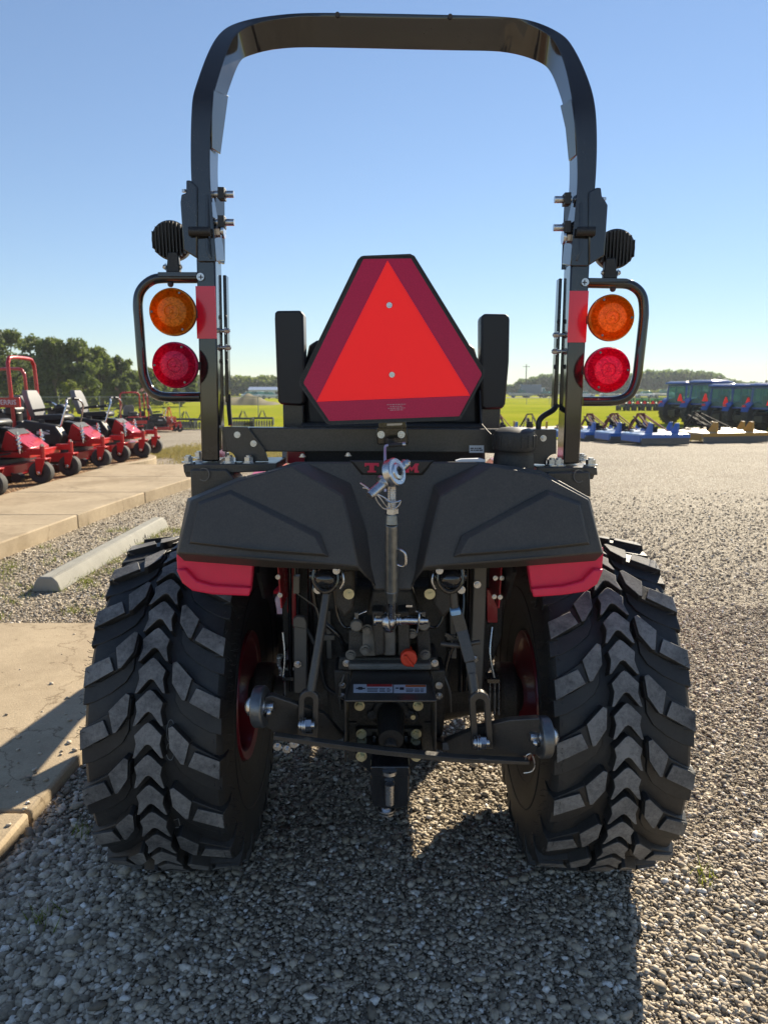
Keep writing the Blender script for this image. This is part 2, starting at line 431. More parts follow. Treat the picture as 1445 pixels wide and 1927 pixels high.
lip_l = ([(333, 1030), (331.5, 1050), (333, 1074), (343, 1094), (362, 1109), (470, 1119), (473, 1095), (477, 1045)],
         [(332, 1070), (345, 1097), (362, 1110), (400, 1117), (470, 1121), (474, 1102), (400, 1097), (372, 1088), (352, 1066)],
         [(331.5, 1072), (343, 1097), (362, 1112), (400, 1119), (469, 1122), (472, 1106), (400, 1102), (370, 1094), (349, 1072)])
lip_r = ([(1136, 1030), (1135.5, 1050), (1133, 1076), (1124, 1095), (1103, 1110), (1003, 1121), (998, 1096), (991, 1045)],
         [(1135, 1070), (1122, 1099), (1103, 1112), (1060, 1118), (1003, 1123), (998, 1104), (1060, 1099), (1094, 1088), (1114, 1066)],
         [(1135.5, 1072), (1124, 1099), (1103, 1113), (1060, 1120), (1003, 1124), (1000, 1108), (1060, 1103), (1096, 1094), (1117, 1072)])
fender(-0.50, -0.32, -1, lip_l); fender(0.33, 0.51, 1, lip_r)

# ---- roll bar: hoop, posts, hinges
def quadsweep(rows):
    """rows: (outer rear px, inner rear px, inner front px, Y rear, Y front) -> square tube"""
    loops = []
    for O, I, Fp, Yr, Yf in rows:
        o_, i_, f_ = P(O[0], O[1], Yr), P(I[0], I[1], Yr), P(Fp[0], Fp[1], Yf)
        loops.append([o_, i_, f_, o_ + (f_ - i_)])
    return loops
d = .07
rows = [((372, 492), (407, 492), (423, 490), 1.842, 1.912),
        ((363, 380), (398, 380), (413, 380), 1.842, 1.912), ((359, 337), (395, 337), (410, 337), 1.842, 1.912),
        ((358, 270), (394.5, 275), (411, 285), 1.842, 1.912), ((359.5, 210), (397, 210), (415, 225), 1.843, 1.912),
        ((362, 180), (400, 184), (420, 202), 1.85, 1.915), ((368, 160), (406, 160), (428, 178), 1.862, 1.925),
        ((383, 115), (420, 113), (442, 137), 1.90, 1.955), ((399, 80), (435, 74), (452, 116), 1.94, 1.99),
        ((412, 62), (446, 61), (460, 108), 1.96, 2.01), ((428, 48), (463, 49), (474, 103), 1.98, 2.025),
        ((455, 38), (482, 42), (494, 97), 1.995, 2.04), ((485, 31), (508, 36), (516, 93), 2.005, 2.05),
        ((530, 25), (545, 31.5), (543, 90), 2.02, 2.06), ((575, 22), (585, 29.5), (578, 89), 2.025, 2.065),
        ((640, 22), (643, 32.5), (640, 90), 2.03, 2.07), ((735, 23.5), (735, 35.5), (735, 92), 2.03, 2.07),
        ((850, 26), (850, 36.5), (845, 95), 2.03, 2.07), ((914, 27.5), (921, 35), (914, 95.5), 2.025, 2.065),
        ((955, 30), (963, 37.5), (948, 98), 2.02, 2.06), ((990, 34), (990, 43), (976, 103), 2.005, 2.05),
        ((1022, 44), (1012, 52), (1004, 112), 1.995, 2.04), ((1045, 55), (1030, 61), (1024, 122), 1.98, 2.025),
        ((1062, 66), (1043, 75), (1033, 132), 1.96, 2.01), ((1075, 80), (1053, 92), (1041, 146), 1.94, 1.99),
        ((1096, 118), (1066, 130), (1050, 170), 1.90, 1.955), ((1113, 163), (1075, 176), (1058, 194), 1.862, 1.925),
        ((1119, 190), (1079, 200), (1062, 216), 1.85, 1.915), ((1123, 222), (1082, 225), (1067, 241), 1.843, 1.912),
        ((1124, 285), (1086, 288), (1071, 298), 1.842, 1.912), ((1121, 345), (1087, 345), (1071, 345), 1.842, 1.912),
        ((1117, 390), (1083, 390), (1068, 390), 1.842, 1.912), ((1108, 500), (1073, 500), (1057, 497), 1.842, 1.912)]
# finer interpolation so that the bends are round
def dens(rows, n=4):
    flat = [Vector([*r[0], *r[1], *r[2], r[3], r[4]]) for r in rows]
    out = catmull_n(flat, n)
    for _ in range(10): out = [out[0]] + [(out[i - 1] + 2 * out[i] + out[i + 1]) / 4 for i in range(1, len(out) - 1)] + [out[-1]]
    return [((v[0], v[1]), (v[2], v[3]), (v[4], v[5]), v[6], v[7]) for v in out]
def catmull_n(pts, n):
    out = []
    for i in range(len(pts) - 1):
        p0 = pts[max(0, i - 1)]; p1 = pts[i]; p2 = pts[i + 1]; p3 = pts[min(len(pts) - 1, i + 2)]
        for k in range(n):
            t = k / n; out.append(0.5 * ((2 * p1) + (p2 - p0) * t + (2 * p0 - 5 * p1 + 4 * p2 - p3) * t * t + (3 * p1 - p0 - 3 * p2 + p3) * t ** 3))
    out.append(pts[-1]); return out
b = B(); b.loft(quadsweep(dens(rows, 5)))
# gusset plates welded inside the bends, screw holes on the top bar
for pts in ([(399, 168), (396, 215), (396, 279), (413, 290), (416, 226), (428, 180)], [(1078, 186), (1084, 232), (1087, 292), (1072, 303), (1066, 242), (1056, 198)]):
    b.prism([P(x, y, 1.846 if i < 3 else 1.905) for i, (x, y) in enumerate(pts)], (0.004 if pts[0][0] < 700 else -0.004, -.002, 0))
hoop = b.build('roll_bar', 'gloss', T, bev=0.004, angle=40)
h = B()
for x, y in ((635, 26), (847, 29.5)): h.cyl(P(x, y, 2.019), P(x, y, 2.033), .006, 12)
h.build('plug', 'ink', hoop)

b = B()
for O in ([(369, 484), (405, 484), (413, 868), (379, 868)], [(1110, 494), (1074, 494), (1059.5, 873), (1090, 873)]):
    b.prism([P(x, y, 1.85) for x, y in O], (0, .07, 0))
posts = b.build('roll_bar_post', 'gloss', T, bev=0.004)
# channel strips behind the posts
b = B()
for O in ([(419, 517), (425.5, 517), (430.5, 757), (424, 757)], [(1052, 523), (1058, 523), (1049, 768), (1041, 768)]):
    b.prism([P(x, y, 1.925) for x, y in O], (0, .03, 0))
b.build('mounting_channel', 'gloss', posts, bev=0.002)
b = B()
for x, y, s_ in ((423, 622, 1), (425, 654, 1), (1050, 630, -1), (1048, 661, -1)):
    p = P(x, y, 1.915); b.bolt(p, (s_, 0, 0), .0065, .012); b.cyl(p - Vector((s_ * .01, 0, 0)), p, .005, 10)
for x, y in ((378, 521), (1100, 531)):
    p = P(x, y, 1.85); b.cyl(p, p + Vector((0, -.006, 0)), .0095, 16)
b.build('bolt', 'zinc', posts)
b = B()
for x, y in ((378, 521), (1100, 531)):
    p = P(x, y, 1.8435); b.box(p, (.011, .002, .0022)); b.box(p, (.0022, .0024, .011))
for x, y in ((425, 597), (427, 680), (1050, 605), (1044, 690)):
    p = P(x, y, 1.922); b.sphere(p, .006, 8, 6, (.6, .6, 1.2))
b.build('screw_slot', 'ink', posts)
b = B()
for O in ([(368, 538), (405, 538), (408, 637), (371, 637)], [(1071.5, 547), (1107.5, 547), (1102.5, 644), (1067, 644)]):
    b.prism([P(x, y, 1.848) for x, y in O], (0, -.0012, 0))
b.build('reflective_tape', 'tape', posts)

# hinges: outer cheek box, inner plate, pins
for sg, outer, inner, pins, nut in (
    (1, [(350, 338), (358, 338), (371, 350), (371, 486), (345, 470), (339, 380), (341, 365), (350, 362)], [(392, 366), (423, 366), (424, 489), (423, 497), (399, 487), (391, 470)],
     [((404, 365), (440, 365)), ((404, 418), (441, 418))], (411, 435)),
    (-1, [(1123, 352), (1131, 352), (1133, 368), (1140, 378), (1144, 385), (1138, 480), (1108, 499), (1108, 360)], [(1061, 381), (1091, 381), (1091, 470), (1083, 490), (1062, 507), (1055, 507)],
     [((1043, 375), (1075, 375)), ((1041, 428), (1075, 428))], (1070, 446))):
    b = B(); b.prism([P(x, y, 1.835) for x, y in outer], (0, .085, 0)); hg = b.build('hinge_bracket', 'gloss', T, bev=0.003)
    b = B(); pl = [P(x, y, 1.84 if (x < 405 if sg > 0 else x > 1075) else 1.92) for x, y in inner]
    b.prism(pl, (-sg * .006, 0, 0)); b.build('hinge_plate', 'gloss', hg, bev=0.0015)
    b = B()
    for a, c in pins:
        b.cyl(P(*a, 1.875), P(*c, 1.875), .0085, 16)
    p = P(*nut, 1.872); b.bolt(p - Vector((sg * .012, 0, 0)), (sg, 0, 0), .014, .018); b.cyl(p + Vector((sg * .01, 0, 0)), p + Vector((sg * .016, 0, 0)), .017, 18)
    q = P(*((347, 361) if sg > 0 else (1136, 376)), 1.86); b.cyl(q, q + Vector((0, 0, .006)), .006, 10)
    b.build('hinge_pin', 'zinc', hg)
    b = B()
    for a, c in pins:
        x = 418 if sg > 0 else 1066
        b.beam(P(x, a[1] - 11, 1.87), P(x, a[1] + 11, 1.87), .016, .03, (0, 1, 0))
    for x, y in (((396, 385), (396, 454)) if sg > 0 else ((1085, 395), (1086, 463))):
        b.sphere(P(x, y, 1.848), .008, 10, 6, (.35, .8, 1.3))
    b.cyl(P(355 if sg > 0 else 1120, 435, 1.825), P(396 if sg > 0 else 1085, 435, 1.83), .011, 12)
    b.build('pin_collar', 'dkplastic', hg, bev=0.001)

# ---- lamp guards, lamps, work lights
for sg, path, plate in ((1, [(373, 523), (330, 523), (305, 523), (288, 526), (272, 537), (262, 553), (259.5, 575), (262, 610), (268, 690), (273, 715), (283, 734), (298, 744), (318, 747), (345, 747), (377, 747)], [(297, 511.5), (370, 511.5), (370, 519), (297, 519)]),
                        (-1, [(1105, 532), (1150, 533), (1180, 534), (1199, 544), (1209, 560), (1211.5, 585), (1210, 610), (1201, 690), (1197, 715), (1189, 736), (1177, 748), (1158, 754), (1130, 755), (1096, 755)], [(1109, 522.5), (1180, 523.5), (1184, 529), (1109, 530)])):
    b = B(); b.tube(catmull([P(x, y, 1.865) for x, y in path], 3), 9.3 * PX(300, 600, 1.865), 14)
    b.prism([P(x, y, 1.845) for x, y in plate], (0, .045, 0))
    gd = b.build('lamp_guard', 'gloss', T, angle=50)
    b = B(); px_, py_ = (321, 535) if sg > 0 else (1153, 544); b.sphere(P(px_, py_ - 1, 1.865), .008, 10, 8)
    b.build('drain_plug', 'ink', gd)
lampdef = [('amber', 326, 587, 43.5, 1), ('red', 330.5, 687, 42.5, 1), ('amber', 1149, 598, 42.5, -1), ('red', 1142, 696, 42, -1)]
for col, x, y, r, sg in lampdef:
    Y = 1.80; c = P(x, y, Y); k = PX(x, y, Y); r = r * k
    fd = Vector((0.03 * sg, -1, -0.02)).normalized()
    b = B()
    prof = [(r * .985, .000), (r, .006), (r * .97, .012), (r * .94, .013), (r * .925, .008)]
    for i in range(9):
        q = .90 - i * .032; prof += [(r * (q + .012), .0095 + i * .0005), (r * (q - .004), .0135 + i * .0004), (r * (q - .012), .0095 + i * .0005)]
    prof += [(r * .58, .015), (r * .40, .0175), (r * .345, .018), (r * .325, .022), (r * .29, .022), (r * .27, .017), (r * .1, .0178), (r * .07, .021), (0.0005, .022)]
    b.lathe(prof, c, fd, 64)
    ln = b.build('indicator_lamp' if col == 'amber' else 'tail_lamp', 'amber' if col == 'amber' else 'redlens', T, angle=25, recalc=True)
    b = B()
    b.lathe([(r * .99, -.004), (r * .97, -.016), (r * .6, -.024), (.0005, -.026)], c, fd, 48)
    b.build('front_lens', 'amberback' if col == 'amber' else 'redback', ln)
    b = B(); b.lathe([(r * .985, -.004), (r * 1.012, -.004), (r * 1.012, .003), (r * .985, .003)], c, fd, 64, close=True)
    b.beam(c + Vector((sg * r * .5, .03, 0)), c + Vector((sg * (r + .012), .085, 0)), .012, .02)
    b.build('lamp_rim', 'dkplastic', ln)
    b = B()
    for a in ((65, 180, 300) if sg > 0 else (118, 0, 242)):
        p = c + fd * .013 + Vector((math.cos(R_(a)) * r * .86, 0, math.sin(R_(a)) * r * .86)); b.cyl(p, p + fd * .003, .0028, 10)
    b.build('lens_screw', 'eye', ln)
for x, y, sg in ((322, 452, 1), (1158, 468, -1)):
    c = P(x, y, 1.90); k = PX(x, y, 1.90); r = 36 * k; b = B()
    ax = Vector((-.12 * sg, 1, .12)).normalized()
    b.lathe([(.001, -.006), (r * .9, -.006), (r, .002), (r, .045), (r * .97, .05), (.001, .05)], c, ax, 40)
    for i in range(-5, 6):
        xx = i * r / 5.6; hh = math.sqrt(max(0, r * r - xx * xx)) * .93
        b.box(c - ax * .010 + Vector((xx, 0, 0)), (.0026, .014, 2 * hh))
    for a in range(150, 215, 12):
        q = c + ax * .03 + Vector((sg * -math.cos(R_(a)) * -1 * r * 1.0, 0, math.sin(R_(a)) * r)); b.box(q, (.008, .012, .005))
    wk = b.build('work_light', 'dkplastic', T, angle=30)
    b = B(); yb = 512 if sg > 0 else 523; xb = 325 if sg > 0 else 1149
    b.prism([P(xb - 9, yb - 38, 1.87), P(xb + 9, yb - 38, 1.87), P(xb + 12, yb - 8, 1.87), P(xb + 13, yb, 1.87), P(xb - 13, yb, 1.87), P(xb - 12, yb - 8, 1.87)], (0, .02, 0))
    b.build('bracket', 'dkplastic', wk, bev=0.002)
    b = B()
    for s_ in (-1, 1): b.bolt(P(xb + s_ * 12, yb - 10, 1.88), (s_, 0, 0), .006)
    b.build('bolt', 'zinc', wk)

# ---- slow moving vehicle sign
def yS(y): return 1.735 - (y - 640) * 0.00006
outer = [(679, 482), (684, 480.5), (772, 477), (780, 481), (785, 489), (911, 694), (912.5, 703), (909, 712), (872, 781), (867, 788), (861, 790.5), (622, 799.5), (614, 797), (609, 790), (564, 726), (562.5, 718), (565, 711), (673, 488)]
inner = [(684, 487), (773, 486), (906, 702), (906, 706), (864, 783), (620, 792), (572, 722), (572, 718)]
tri = [(729, 490.5), (884, 744), (596, 755.5)]
b = B(); b.prism([P(x, y, yS(y)) for x, y in outer], (0, .004, 0)); sign = b.build('slow_vehicle_sign', 'dkplastic', T, bev=0.001)
b = B()
mid = [(x + (737 - x) * .022, y + (650 - y) * .022) for x, y in outer]
b.loft([[P(x, y, yS(y)) for x, y in outer], [P(x, y, yS(y) - .004) for x, y in outer], [P(x, y, yS(y) - .004) for x, y in mid], [P(x, y, yS(y)) for x, y in mid]], 0, True, False)
b.build('sign_border', 'dkplastic', sign)
b = B(); b.prism([P(x, y, yS(y) - .0002) for x, y in inner], (0, -.0012, 0)); b.build('red_panel', 'smvred', sign)
b = B(); b.prism([P(x, y, yS(y) - .0015) for x, y in tri], (0, -.0012, 0)); b.build('orange_triangle', 'smvorange', sign)
b = B()
for x, y in ((732.5, 574), (737.5, 705)):
    p = P(x, y, yS(y) - .0027); b.cyl(p, p + Vector((0, -.002, 0)), .0068, 18); b.bolt(p, (0, -1, 0), .0042, .005, washer=False)
b.build('rivet', 'zinc', sign)
b = B()
for row, (x0, x1, y) in enumerate(((728, 764, 760), (734, 758, 763.6), (730, 762, 767), (734, 759, 770.4))):   # four lines of print too small to read
    x = x0
    while x < x1:
        w_ = rnd.uniform(2.5, 7); b.prism([P(px_, py_ - (px_ - 745) * .03, yS(765) - .0018) for px_, py_ in ((x, y), (min(x + w_, x1), y), (min(x + w_, x1), y + 1.7), (x, y + 1.7))], (0, -.0002, 0)); x += w_ + 1.2
b.build('small_print', 'print', sign)

# ---- seat with folded-up arm rests
b = B()
back = [(-.205, 2.16, .98), (-.225, 2.20, 1.10), (-.235, 2.22, 1.26), (-.225, 2.245, 1.38), (-.19, 2.26, 1.46), (-.12, 2.265, 1.50), (.12, 2.265, 1.50), (.19, 2.26, 1.46), (.225, 2.245, 1.38), (.235, 2.22, 1.26), (.225, 2.20, 1.10), (.205, 2.16, .98)]
b.prism([(x + .03, y, z) for x, y, z in back], (0, .11, 0))
seat = b.build('seat', 'seat', T, bev=0.03, angle=60)
b = B(); b.box((.03, 2.52, .93), (.50, .50, .12)); b.build('seat_cushion', 'seat', seat, bev=0.04, angle=60)
for pts, leg in (([(520, 584), (566, 583.5), (571, 592), (572.5, 680), (572, 758), (566, 763), (528, 761), (523, 755), (520, 700), (516.5, 600), (517, 589)], [(532, 760), (570, 762), (571, 806), (533, 806)]),
                 ([(905, 596), (911, 589.5), (953, 590), (959.5, 597), (958, 680), (951, 760), (946, 769), (912, 771), (906, 764), (905, 680)], [(906, 768), (942, 768), (940, 808), (905, 808)])):
    b = B(); b.prism([P(x, y, 2.02) for x, y in pts], (0, .075, 0)); ar = b.build('armrest', 'seat', T, bev=0.008, angle=60)
    b = B(); b.prism([P(x, y, 2.03) for x, y in leg], (0, .05, 0)); b.build('armrest_bracket', 'frame', ar, bev=0.003)
b = B(); b.ppoly([(562, 700), (572, 690), (580, 650), (593, 637), (880, 640), (895, 655), (905, 700), (906, 806), (572, 806)], 2.06, .09)
b.build('seat_backrest', 'seat', seat, bev=0.02, angle=60)
b = B(); b.tube([P(903, 735, 2.0), P(905, 790, 1.9), P(912, 805, 1.84), P(924, 818, 1.80)], .0022, 6, smooth_n=4); b.build('cable', 'dkplastic', seat)

b = B(); b.ppoly([(565, 795), (912, 797), (915, 905), (560, 905)], 2.02, .12); b.build('seat_base', 'dkplastic', seat, bev=.01)
b = B(); b.tube([P(1048, 762, 1.93), P(1040, 772, 1.92), P(1022, 783, 1.90), P(1014, 794, 1.89), P(1013, 812, 1.89)], .0075, 10, smooth_n=4); b.build('hose', 'dkplastic', T)
b = B(); b.tube([P(430, 742, 1.935), P(431, 770, 1.93), P(434, 800, 1.92)], .006, 10, smooth_n=4); b.build('hose', 'dkplastic', T)
b = B(); b.ppoly([(541, 849), (572, 849), (572, 872), (541, 872)], 1.995, .02); b.ppoly([(531, 850), (539, 850), (539, 872), (531, 872)], 1.99, .02, 1); b.build('floor_panel', ['red', 'white'], T)
# ---- cross member, gussets and their bolts
b = B(); b.ppoly([(418, 804), (1046, 808), (1046, 853), (925, 853), (910, 852), (520, 850), (418, 850)], 1.86, .05)
cm = b.build('cross_member', 'frame', T, bev=0.003)
b = B()
arcL = [(427, 849)] + [(427 + 16 * math.sin(R_(a)), 865 - 16 * math.cos(R_(a))) for a in range(10, 95, 14)] + [(444, 868)]
b.ppoly([(418, 803), (466, 803.5), (498, 846), (505, 868)] + arcL[::-1], 1.846, .010)
arcR = [(1047, 854)] + [(1045 - 17 * math.sin(R_(a)), 871 - 17 * math.cos(R_(a))) for a in range(10, 95, 14)] + [(1028, 874)]
b.ppoly([(1047, 808), (1003, 808), (997, 820), (994, 872)] + arcR[::-1], 1.846, .010)
b.build('gusset', 'frame', cm, bev=0.0015)
b = B()
for x, y in ((446.5, 818), (477, 834.5), (1022, 824.5)): b.bolt(P(x, y, 1.846), (.1, -1, 0), .0058, .006)
for x, y in ((717, 817.5), (755, 817.5)):
    p = P(x, y, 1.842); b.cyl(p, p + Vector((0, -.003, 0)), .0096, 20); b.bolt(p, (0, -1, 0), .0062, .008, washer=False)
for x, y in ((569, 857), (655, 855)): b.bolt(P(x, y + 3, 1.72), (0, 0, 1), .006, .006)
b.build('bolt', 'zinc', cm)
b = B(); b.ppoly([(708, 804), (766, 803), (768, 836), (710, 836)], 1.852, .01); b.ppoly([(712, 792), (763, 790), (766, 806), (712, 806)], 1.79, .05)
b.build('sign_bracket', 'gloss', cm, bev=0.002)
b = B(); b.ppoly([(728, 797), (757, 796), (756, 800), (728, 801)], 1.785, .004); b.build('slot_label', 'white', cm)
b = B(); b.ppoly([(883, 838), (910.5, 838), (910.5, 852), (883, 852)], 1.859, .001); st = b.build('sticker', 'white', cm)

b = B()
for y, segs in ((842.5, ((885, 891), (892.5, 896), (897, 899.5), (900.5, 905.5))), (846, ((885.5, 890), (891, 894), (895, 901), (902, 908)))):
    for x0, x1 in segs: b.ppoly([(x0, y), (x1, y), (x1, y + 2), (x0, y + 2)], 1.8585, .0004)
b.build('small_print', 'ink', st)

# ---- roll bar feet
for sg, pl, low, hole, bolts, fr in ((1, [(344, 874), (520, 872), (520, 886), (440, 890), (346, 890)], [(358, 884), (425, 884), (444, 905), (440, 935), (360, 945)], (384, 893), ((355, 873), (375, 868), (432, 870), (468, 870), (424, 866)), [(346, 888), (440, 886), (440, 897), (350, 898)]),
                                     (-1, [(1010, 879), (1123, 879), (1125, 894), (1025, 895), (1010, 893)], [(1032, 889), (1110, 888), (1112, 935), (1060, 925), (1020, 900)], (1089, 896), ((1111, 878), (1094, 872), (1038, 876), (1051, 872), (1060, 868)), [(1023, 892), (1120, 891), (1116, 902), (1030, 903)])):
    b = B(); b.ppoly(pl, 1.80, .18); b.ppoly(fr, 1.806, .15); ft = b.build('base_plate', 'frame', T, bev=0.0025)
    b = B(); b.ppoly(low, 1.785, .10); fb = b.build('foot_bracket', 'frame', ft, bev=0.003)
    b = B(); b.lathe([(.0145, 0), (.0168, 0), (.0168, .002), (.0145, .002)], P(*hole, 1.785), (-.3 * sg, -1, .1), 28, close=True); b.build('hole_rim', 'steelbar', fb)
    b = B()
    for i, (x, y) in enumerate(bolts):
        Yb = (1.825, 1.95, 1.825, 1.825, 1.95)[i]
        z = P(x, pl[0][1], 1.80).z
        p = P(x, y, Yb); p.z = z + .001; b.bolt(p, (0, 0, 1), .0125, .016)
    b.build('bolt', 'zinc', ft)

# ---- fuel tank with sculpted wings
b = B()
base = [(556, 868, 1.70), (448, 903, 1.70), (356, 940, 1.71), (331, 1042, 1.665), (350, 1054, 1.645), (480, 1064, 1.635), (600, 1070, 1.63), (690, 1072, 1.63), (704, 1112, 1.635), (775, 1112, 1.635), (788, 1072, 1.63), (870, 1070, 1.63), (1000, 1064, 1.635), (1118, 1054, 1.645), (1135, 1040, 1.665), (1111, 936, 1.71), (1018, 884, 1.70), (902, 868, 1.70)]
def yT(x, y): return 1.632 + 0.055 * sstep(1060, 860, y) + .03 * sstep(250, 400, abs(x - 735))
fr = [P(x, y, yT(x, y)) for x, y, _ in base]
b.loft([fr, [p + Vector((0, .17, -.045 * sstep(960, 930, q_[1]))) for p, q_ in zip(fr, base)]])
tank = b.build('fuel_tank', 'plastic', T, bev=0.006)
def mir(L): return [(1470 - x, y + (3 if y < 1000 else 0)) for x, y in L]
WB = [(577, 870), (661, 908), (690, 1000), (711, 1110), (690, 1075), (500, 1068), (345, 1056), (331, 1041), (352, 938), (445, 899)]
WT = [(547, 876), (645, 933), (658, 985), (674, 1067), (640, 1064), (500, 1054), (400, 1046), (334, 1041), (359, 942), (447, 905)]
IB = [(371, 942), (436, 919), (602, 1003), (620, 1049), (480, 1038), (354, 1024)]
IT = [(376, 950), (432, 929), (592, 1011), (609, 1043), (480, 1033.5), (359, 1020)]
WBr = [(901, 871), (816, 911), (795, 1000), (771, 1110), (785, 1075), (960, 1068), (1122, 1056), (1136, 1041), (1109, 945), (1019, 898)]
WTr = [(926, 876), (828, 934), (815, 985), (796, 1068), (830, 1065), (970, 1055), (1066, 1046), (1133, 1040), (1108, 940), (1020, 893)]
IBr = [(1094, 944), (1030, 921), (868, 1008), (852, 1049), (990, 1038), (1112, 1026)]
ITr = [(1090, 951), (1034, 931), (881, 1014), (866, 1043), (990, 1033.5), (1106, 1021)]
for wb, wt, ib, it in ((WB, WT, IB, IT), (WBr, WTr, IBr, ITr)):
    yw = lambda x, y: yT(x, y) - .045
    b = B()
    b.loft([[P(x, y, yT(x, y) + .004) for x, y in wb], [P(x, y, yw(x, y)) for x, y in wt]])
    w = b.build('tank_panel', 'plastic', tank, bev=0.004)
    b = B()
    b.loft([[P(x, y, yw(x, y) + .003) for x, y in ib], [P(x, y, yw(x, y) - .011) for x, y in it]])
    b.build('panel_inset', 'plastic', T if False else tank, bev=0.002)
# badge recess and letters
b = B(); yb_ = yT(735, 880)
b.frust([(657, 866), (818, 866), (796, 894), (680, 894)], yb_ + .002, [(664, 868), (811, 868), (792, 891), (684, 891)], yb_ - .004)
bd = b.build('badge', 'dkplastic', tank, bev=0.001)
def letter(polys, x0, y0, w, h):
    b = B()
    for pl in polys: b.prism([P(x0 + px_ * w, y0 + (1 - py_) * h, yb_ - .0045) for px_, py_ in pl], (0, -.0035, 0))
    return b.build('badge_letter', 'letter', bd)
letter([[(0, 1), (1, 1), (1, .62), (.87, .62), (.87, .74), (.66, .74), (.66, .16), (.8, .16), (.8, 0), (.2, 0), (.2, .16), (.34, .16), (.34, .74), (.13, .74), (.13, .62), (0, .62)]], 686, 871, 27, 17.5)
letter([[(0, 1), (.3, 1), (.5, .66), (.7, 1), (1, 1), (.63, .42), (.63, 0), (.37, 0), (.37, .42)]], 722, 871, 27, 17.5)
letter([[(0, 0), (0, .2), (.08, .2), (.08, .8), (0, .8), (0, 1), (.26, 1), (.5, .5), (.74, 1), (1, 1), (1, .8), (.92, .8), (.92, .2), (1, .2), (1, 0), (.68, 0), (.68, .52), (.5, .14), (.32, .52), (.32, 0)]], 761, 872, 27, 17)
# filler neck and cap
c = P(967, 850, 1.79); k = PX(967, 850, 1.79); b = B()
axz = Vector((0, -.05, 1))
zt = lambda y: (850 - y) * k
b.lathe([(39 * k, zt(905)), (38 * k, zt(862)), (36.5 * k, zt(855)), (36.5 * k, zt(848)), (38 * k, zt(845))], c, axz, 40)
nk = b.build('filler_neck', 'dkplastic', tank)
b = B(); b.lathe([(39 * k, zt(846)), (40 * k, zt(843)), (39 * k, zt(818)), (37 * k, zt(811)), (28 * k, zt(806)), (.001, zt(804))], c, axz, 40)
for i in range(18):
    a = 2 * math.pi * i / 18; b.box(c + Vector((math.cos(a) * 39.2 * k, math.sin(a) * 39.2 * k - .0, zt(829))), (.006, .006, 22 * k), Matrix.Rotation(a, 3, 'Z'))
b.build('filler_cap', 'dkplastic', nk, bev=0.001)
b = B(); b.ppoly([(858, 867), (868, 864), (905, 863), (914, 866), (912, 869), (858, 869)], 1.70, .02); b.build('seal_lip', 'white', tank)
# ---- gear case, axle, underside
b = B()
b.tube([(-.42, AX, WR), (-.30, AX, WR), (-.17, AX, WR + .02), (.19, AX, WR + .02), (.32, AX, WR), (.43, AX, WR)], [.055, .055, .10, .10, .055, .055], 18)
b.cyl((-.40, AX, WR), (-.34, AX, WR), .10, 24); b.cyl((.35, AX, WR), (.41, AX, WR), .10, 24)
b.prism([(-.15, 0, .44), (-.17, 0, .62), (-.16, 0, .90), (.18, 0, .90), (.19, 0, .62), (.17, 0, .44)], (0, .9, 0))
for i in range(len(b.v) - 12, len(b.v)): b.v[i] = (b.v[i][0], b.v[i][1] + 1.93, b.v[i][2])
case = b.build('gear_case', 'cast', T, bev=0.012)
b = B()
b.ppoly([(528, 1062), (950, 1062), (945, 1200), (905, 1300), (850, 1305), (620, 1305), (572, 1300), (532, 1200)], 2.02, .05)   # plate behind the levers and lines
b.box((.01, 2.35, 1.0), (.62, .6, .03))
b.build('rear_bulkhead', 'cast', case, bev=0.004)
b = B(); b.box((.01, 3.0, .62), (.30, 1.9, .20)); b.box((.01, 2.8, .50), (.74, .9, .03)); b.box((-.40, 2.85, .52), (.10, .5, .16)); b.box((.42, 2.85, .52), (.10, .5, .16))
b.build('chassis', 'frame', T, bev=0.01)

# casting details round the top link mount
b = B()
b.ppoly([(657, 1185), (686, 1190), (690, 1238), (655, 1238)], 1.80, .12); b.ppoly([(782, 1188), (808, 1185), (812, 1240), (786, 1240)], 1.80, .12)
b.ppoly([(682, 1182), (706, 1176), (708, 1236), (682, 1236)], 1.78, .1, 1)
b.ppoly([(722, 1186), (745, 1186), (745, 1235), (722, 1235)], 1.765, .1, 1)
b.ppoly([(638, 1238), (822, 1238), (828, 1262), (636, 1262)], 1.82, .12)
b.ppoly([(699, 1150), (722, 1150), (724, 1232), (706, 1236)], 1.75, .1); b.ppoly([(748, 1150), (770, 1150), (772, 1236), (750, 1236)], 1.75, .1)
b.ppoly([(628, 1262), (662, 1262), (660, 1330), (632, 1325)], 1.83, .12); b.ppoly([(808, 1262), (838, 1262), (835, 1325), (812, 1330)], 1.83, .12)
b.ppoly([(655, 1250), (812, 1250), (812, 1262), (655, 1262)], 1.79, .05, 1)
mt = b.build('hitch_casting', ['cast', 'castgrey'], T, bev=0.005)
b = B()
for x, y in ((687, 1223), (691, 1184), (775, 1192), (660, 1232), (800, 1232)): b.bolt(P(x, y, 1.775), (0, -1, 0), .0095, .012)
b.build('bolt', 'castgrey', mt)
for x, y in ((671, 1176), (797, 1174)):
    b = B(); b.lathe([(.0005, .016), (.013, .016), (.0155, .012), (.0165, .0), (.0005, 0)], P(x, y, 1.76), (0, -1, .1), 28); b.ppoly([(x - 4, y - 22), (x + 4, y - 22), (x + 3, y - 11), (x - 3, y - 11)], 1.752, .008)
    b.pcyl((x, y, 1.76), (x, y, 1.84), 11)
    b.build('hydraulic_cap', 'castgrey', mt, bev=0.001)
b = B(); k = PX(769, 1238, 1.72); c = P(769, 1238, 1.72)
b.lathe([(.0005, .012), (14 * k, .012), (15.5 * k, .009), (15.5 * k, -.012), (.0005, -.012)], c, (0, -1, .1), 32)
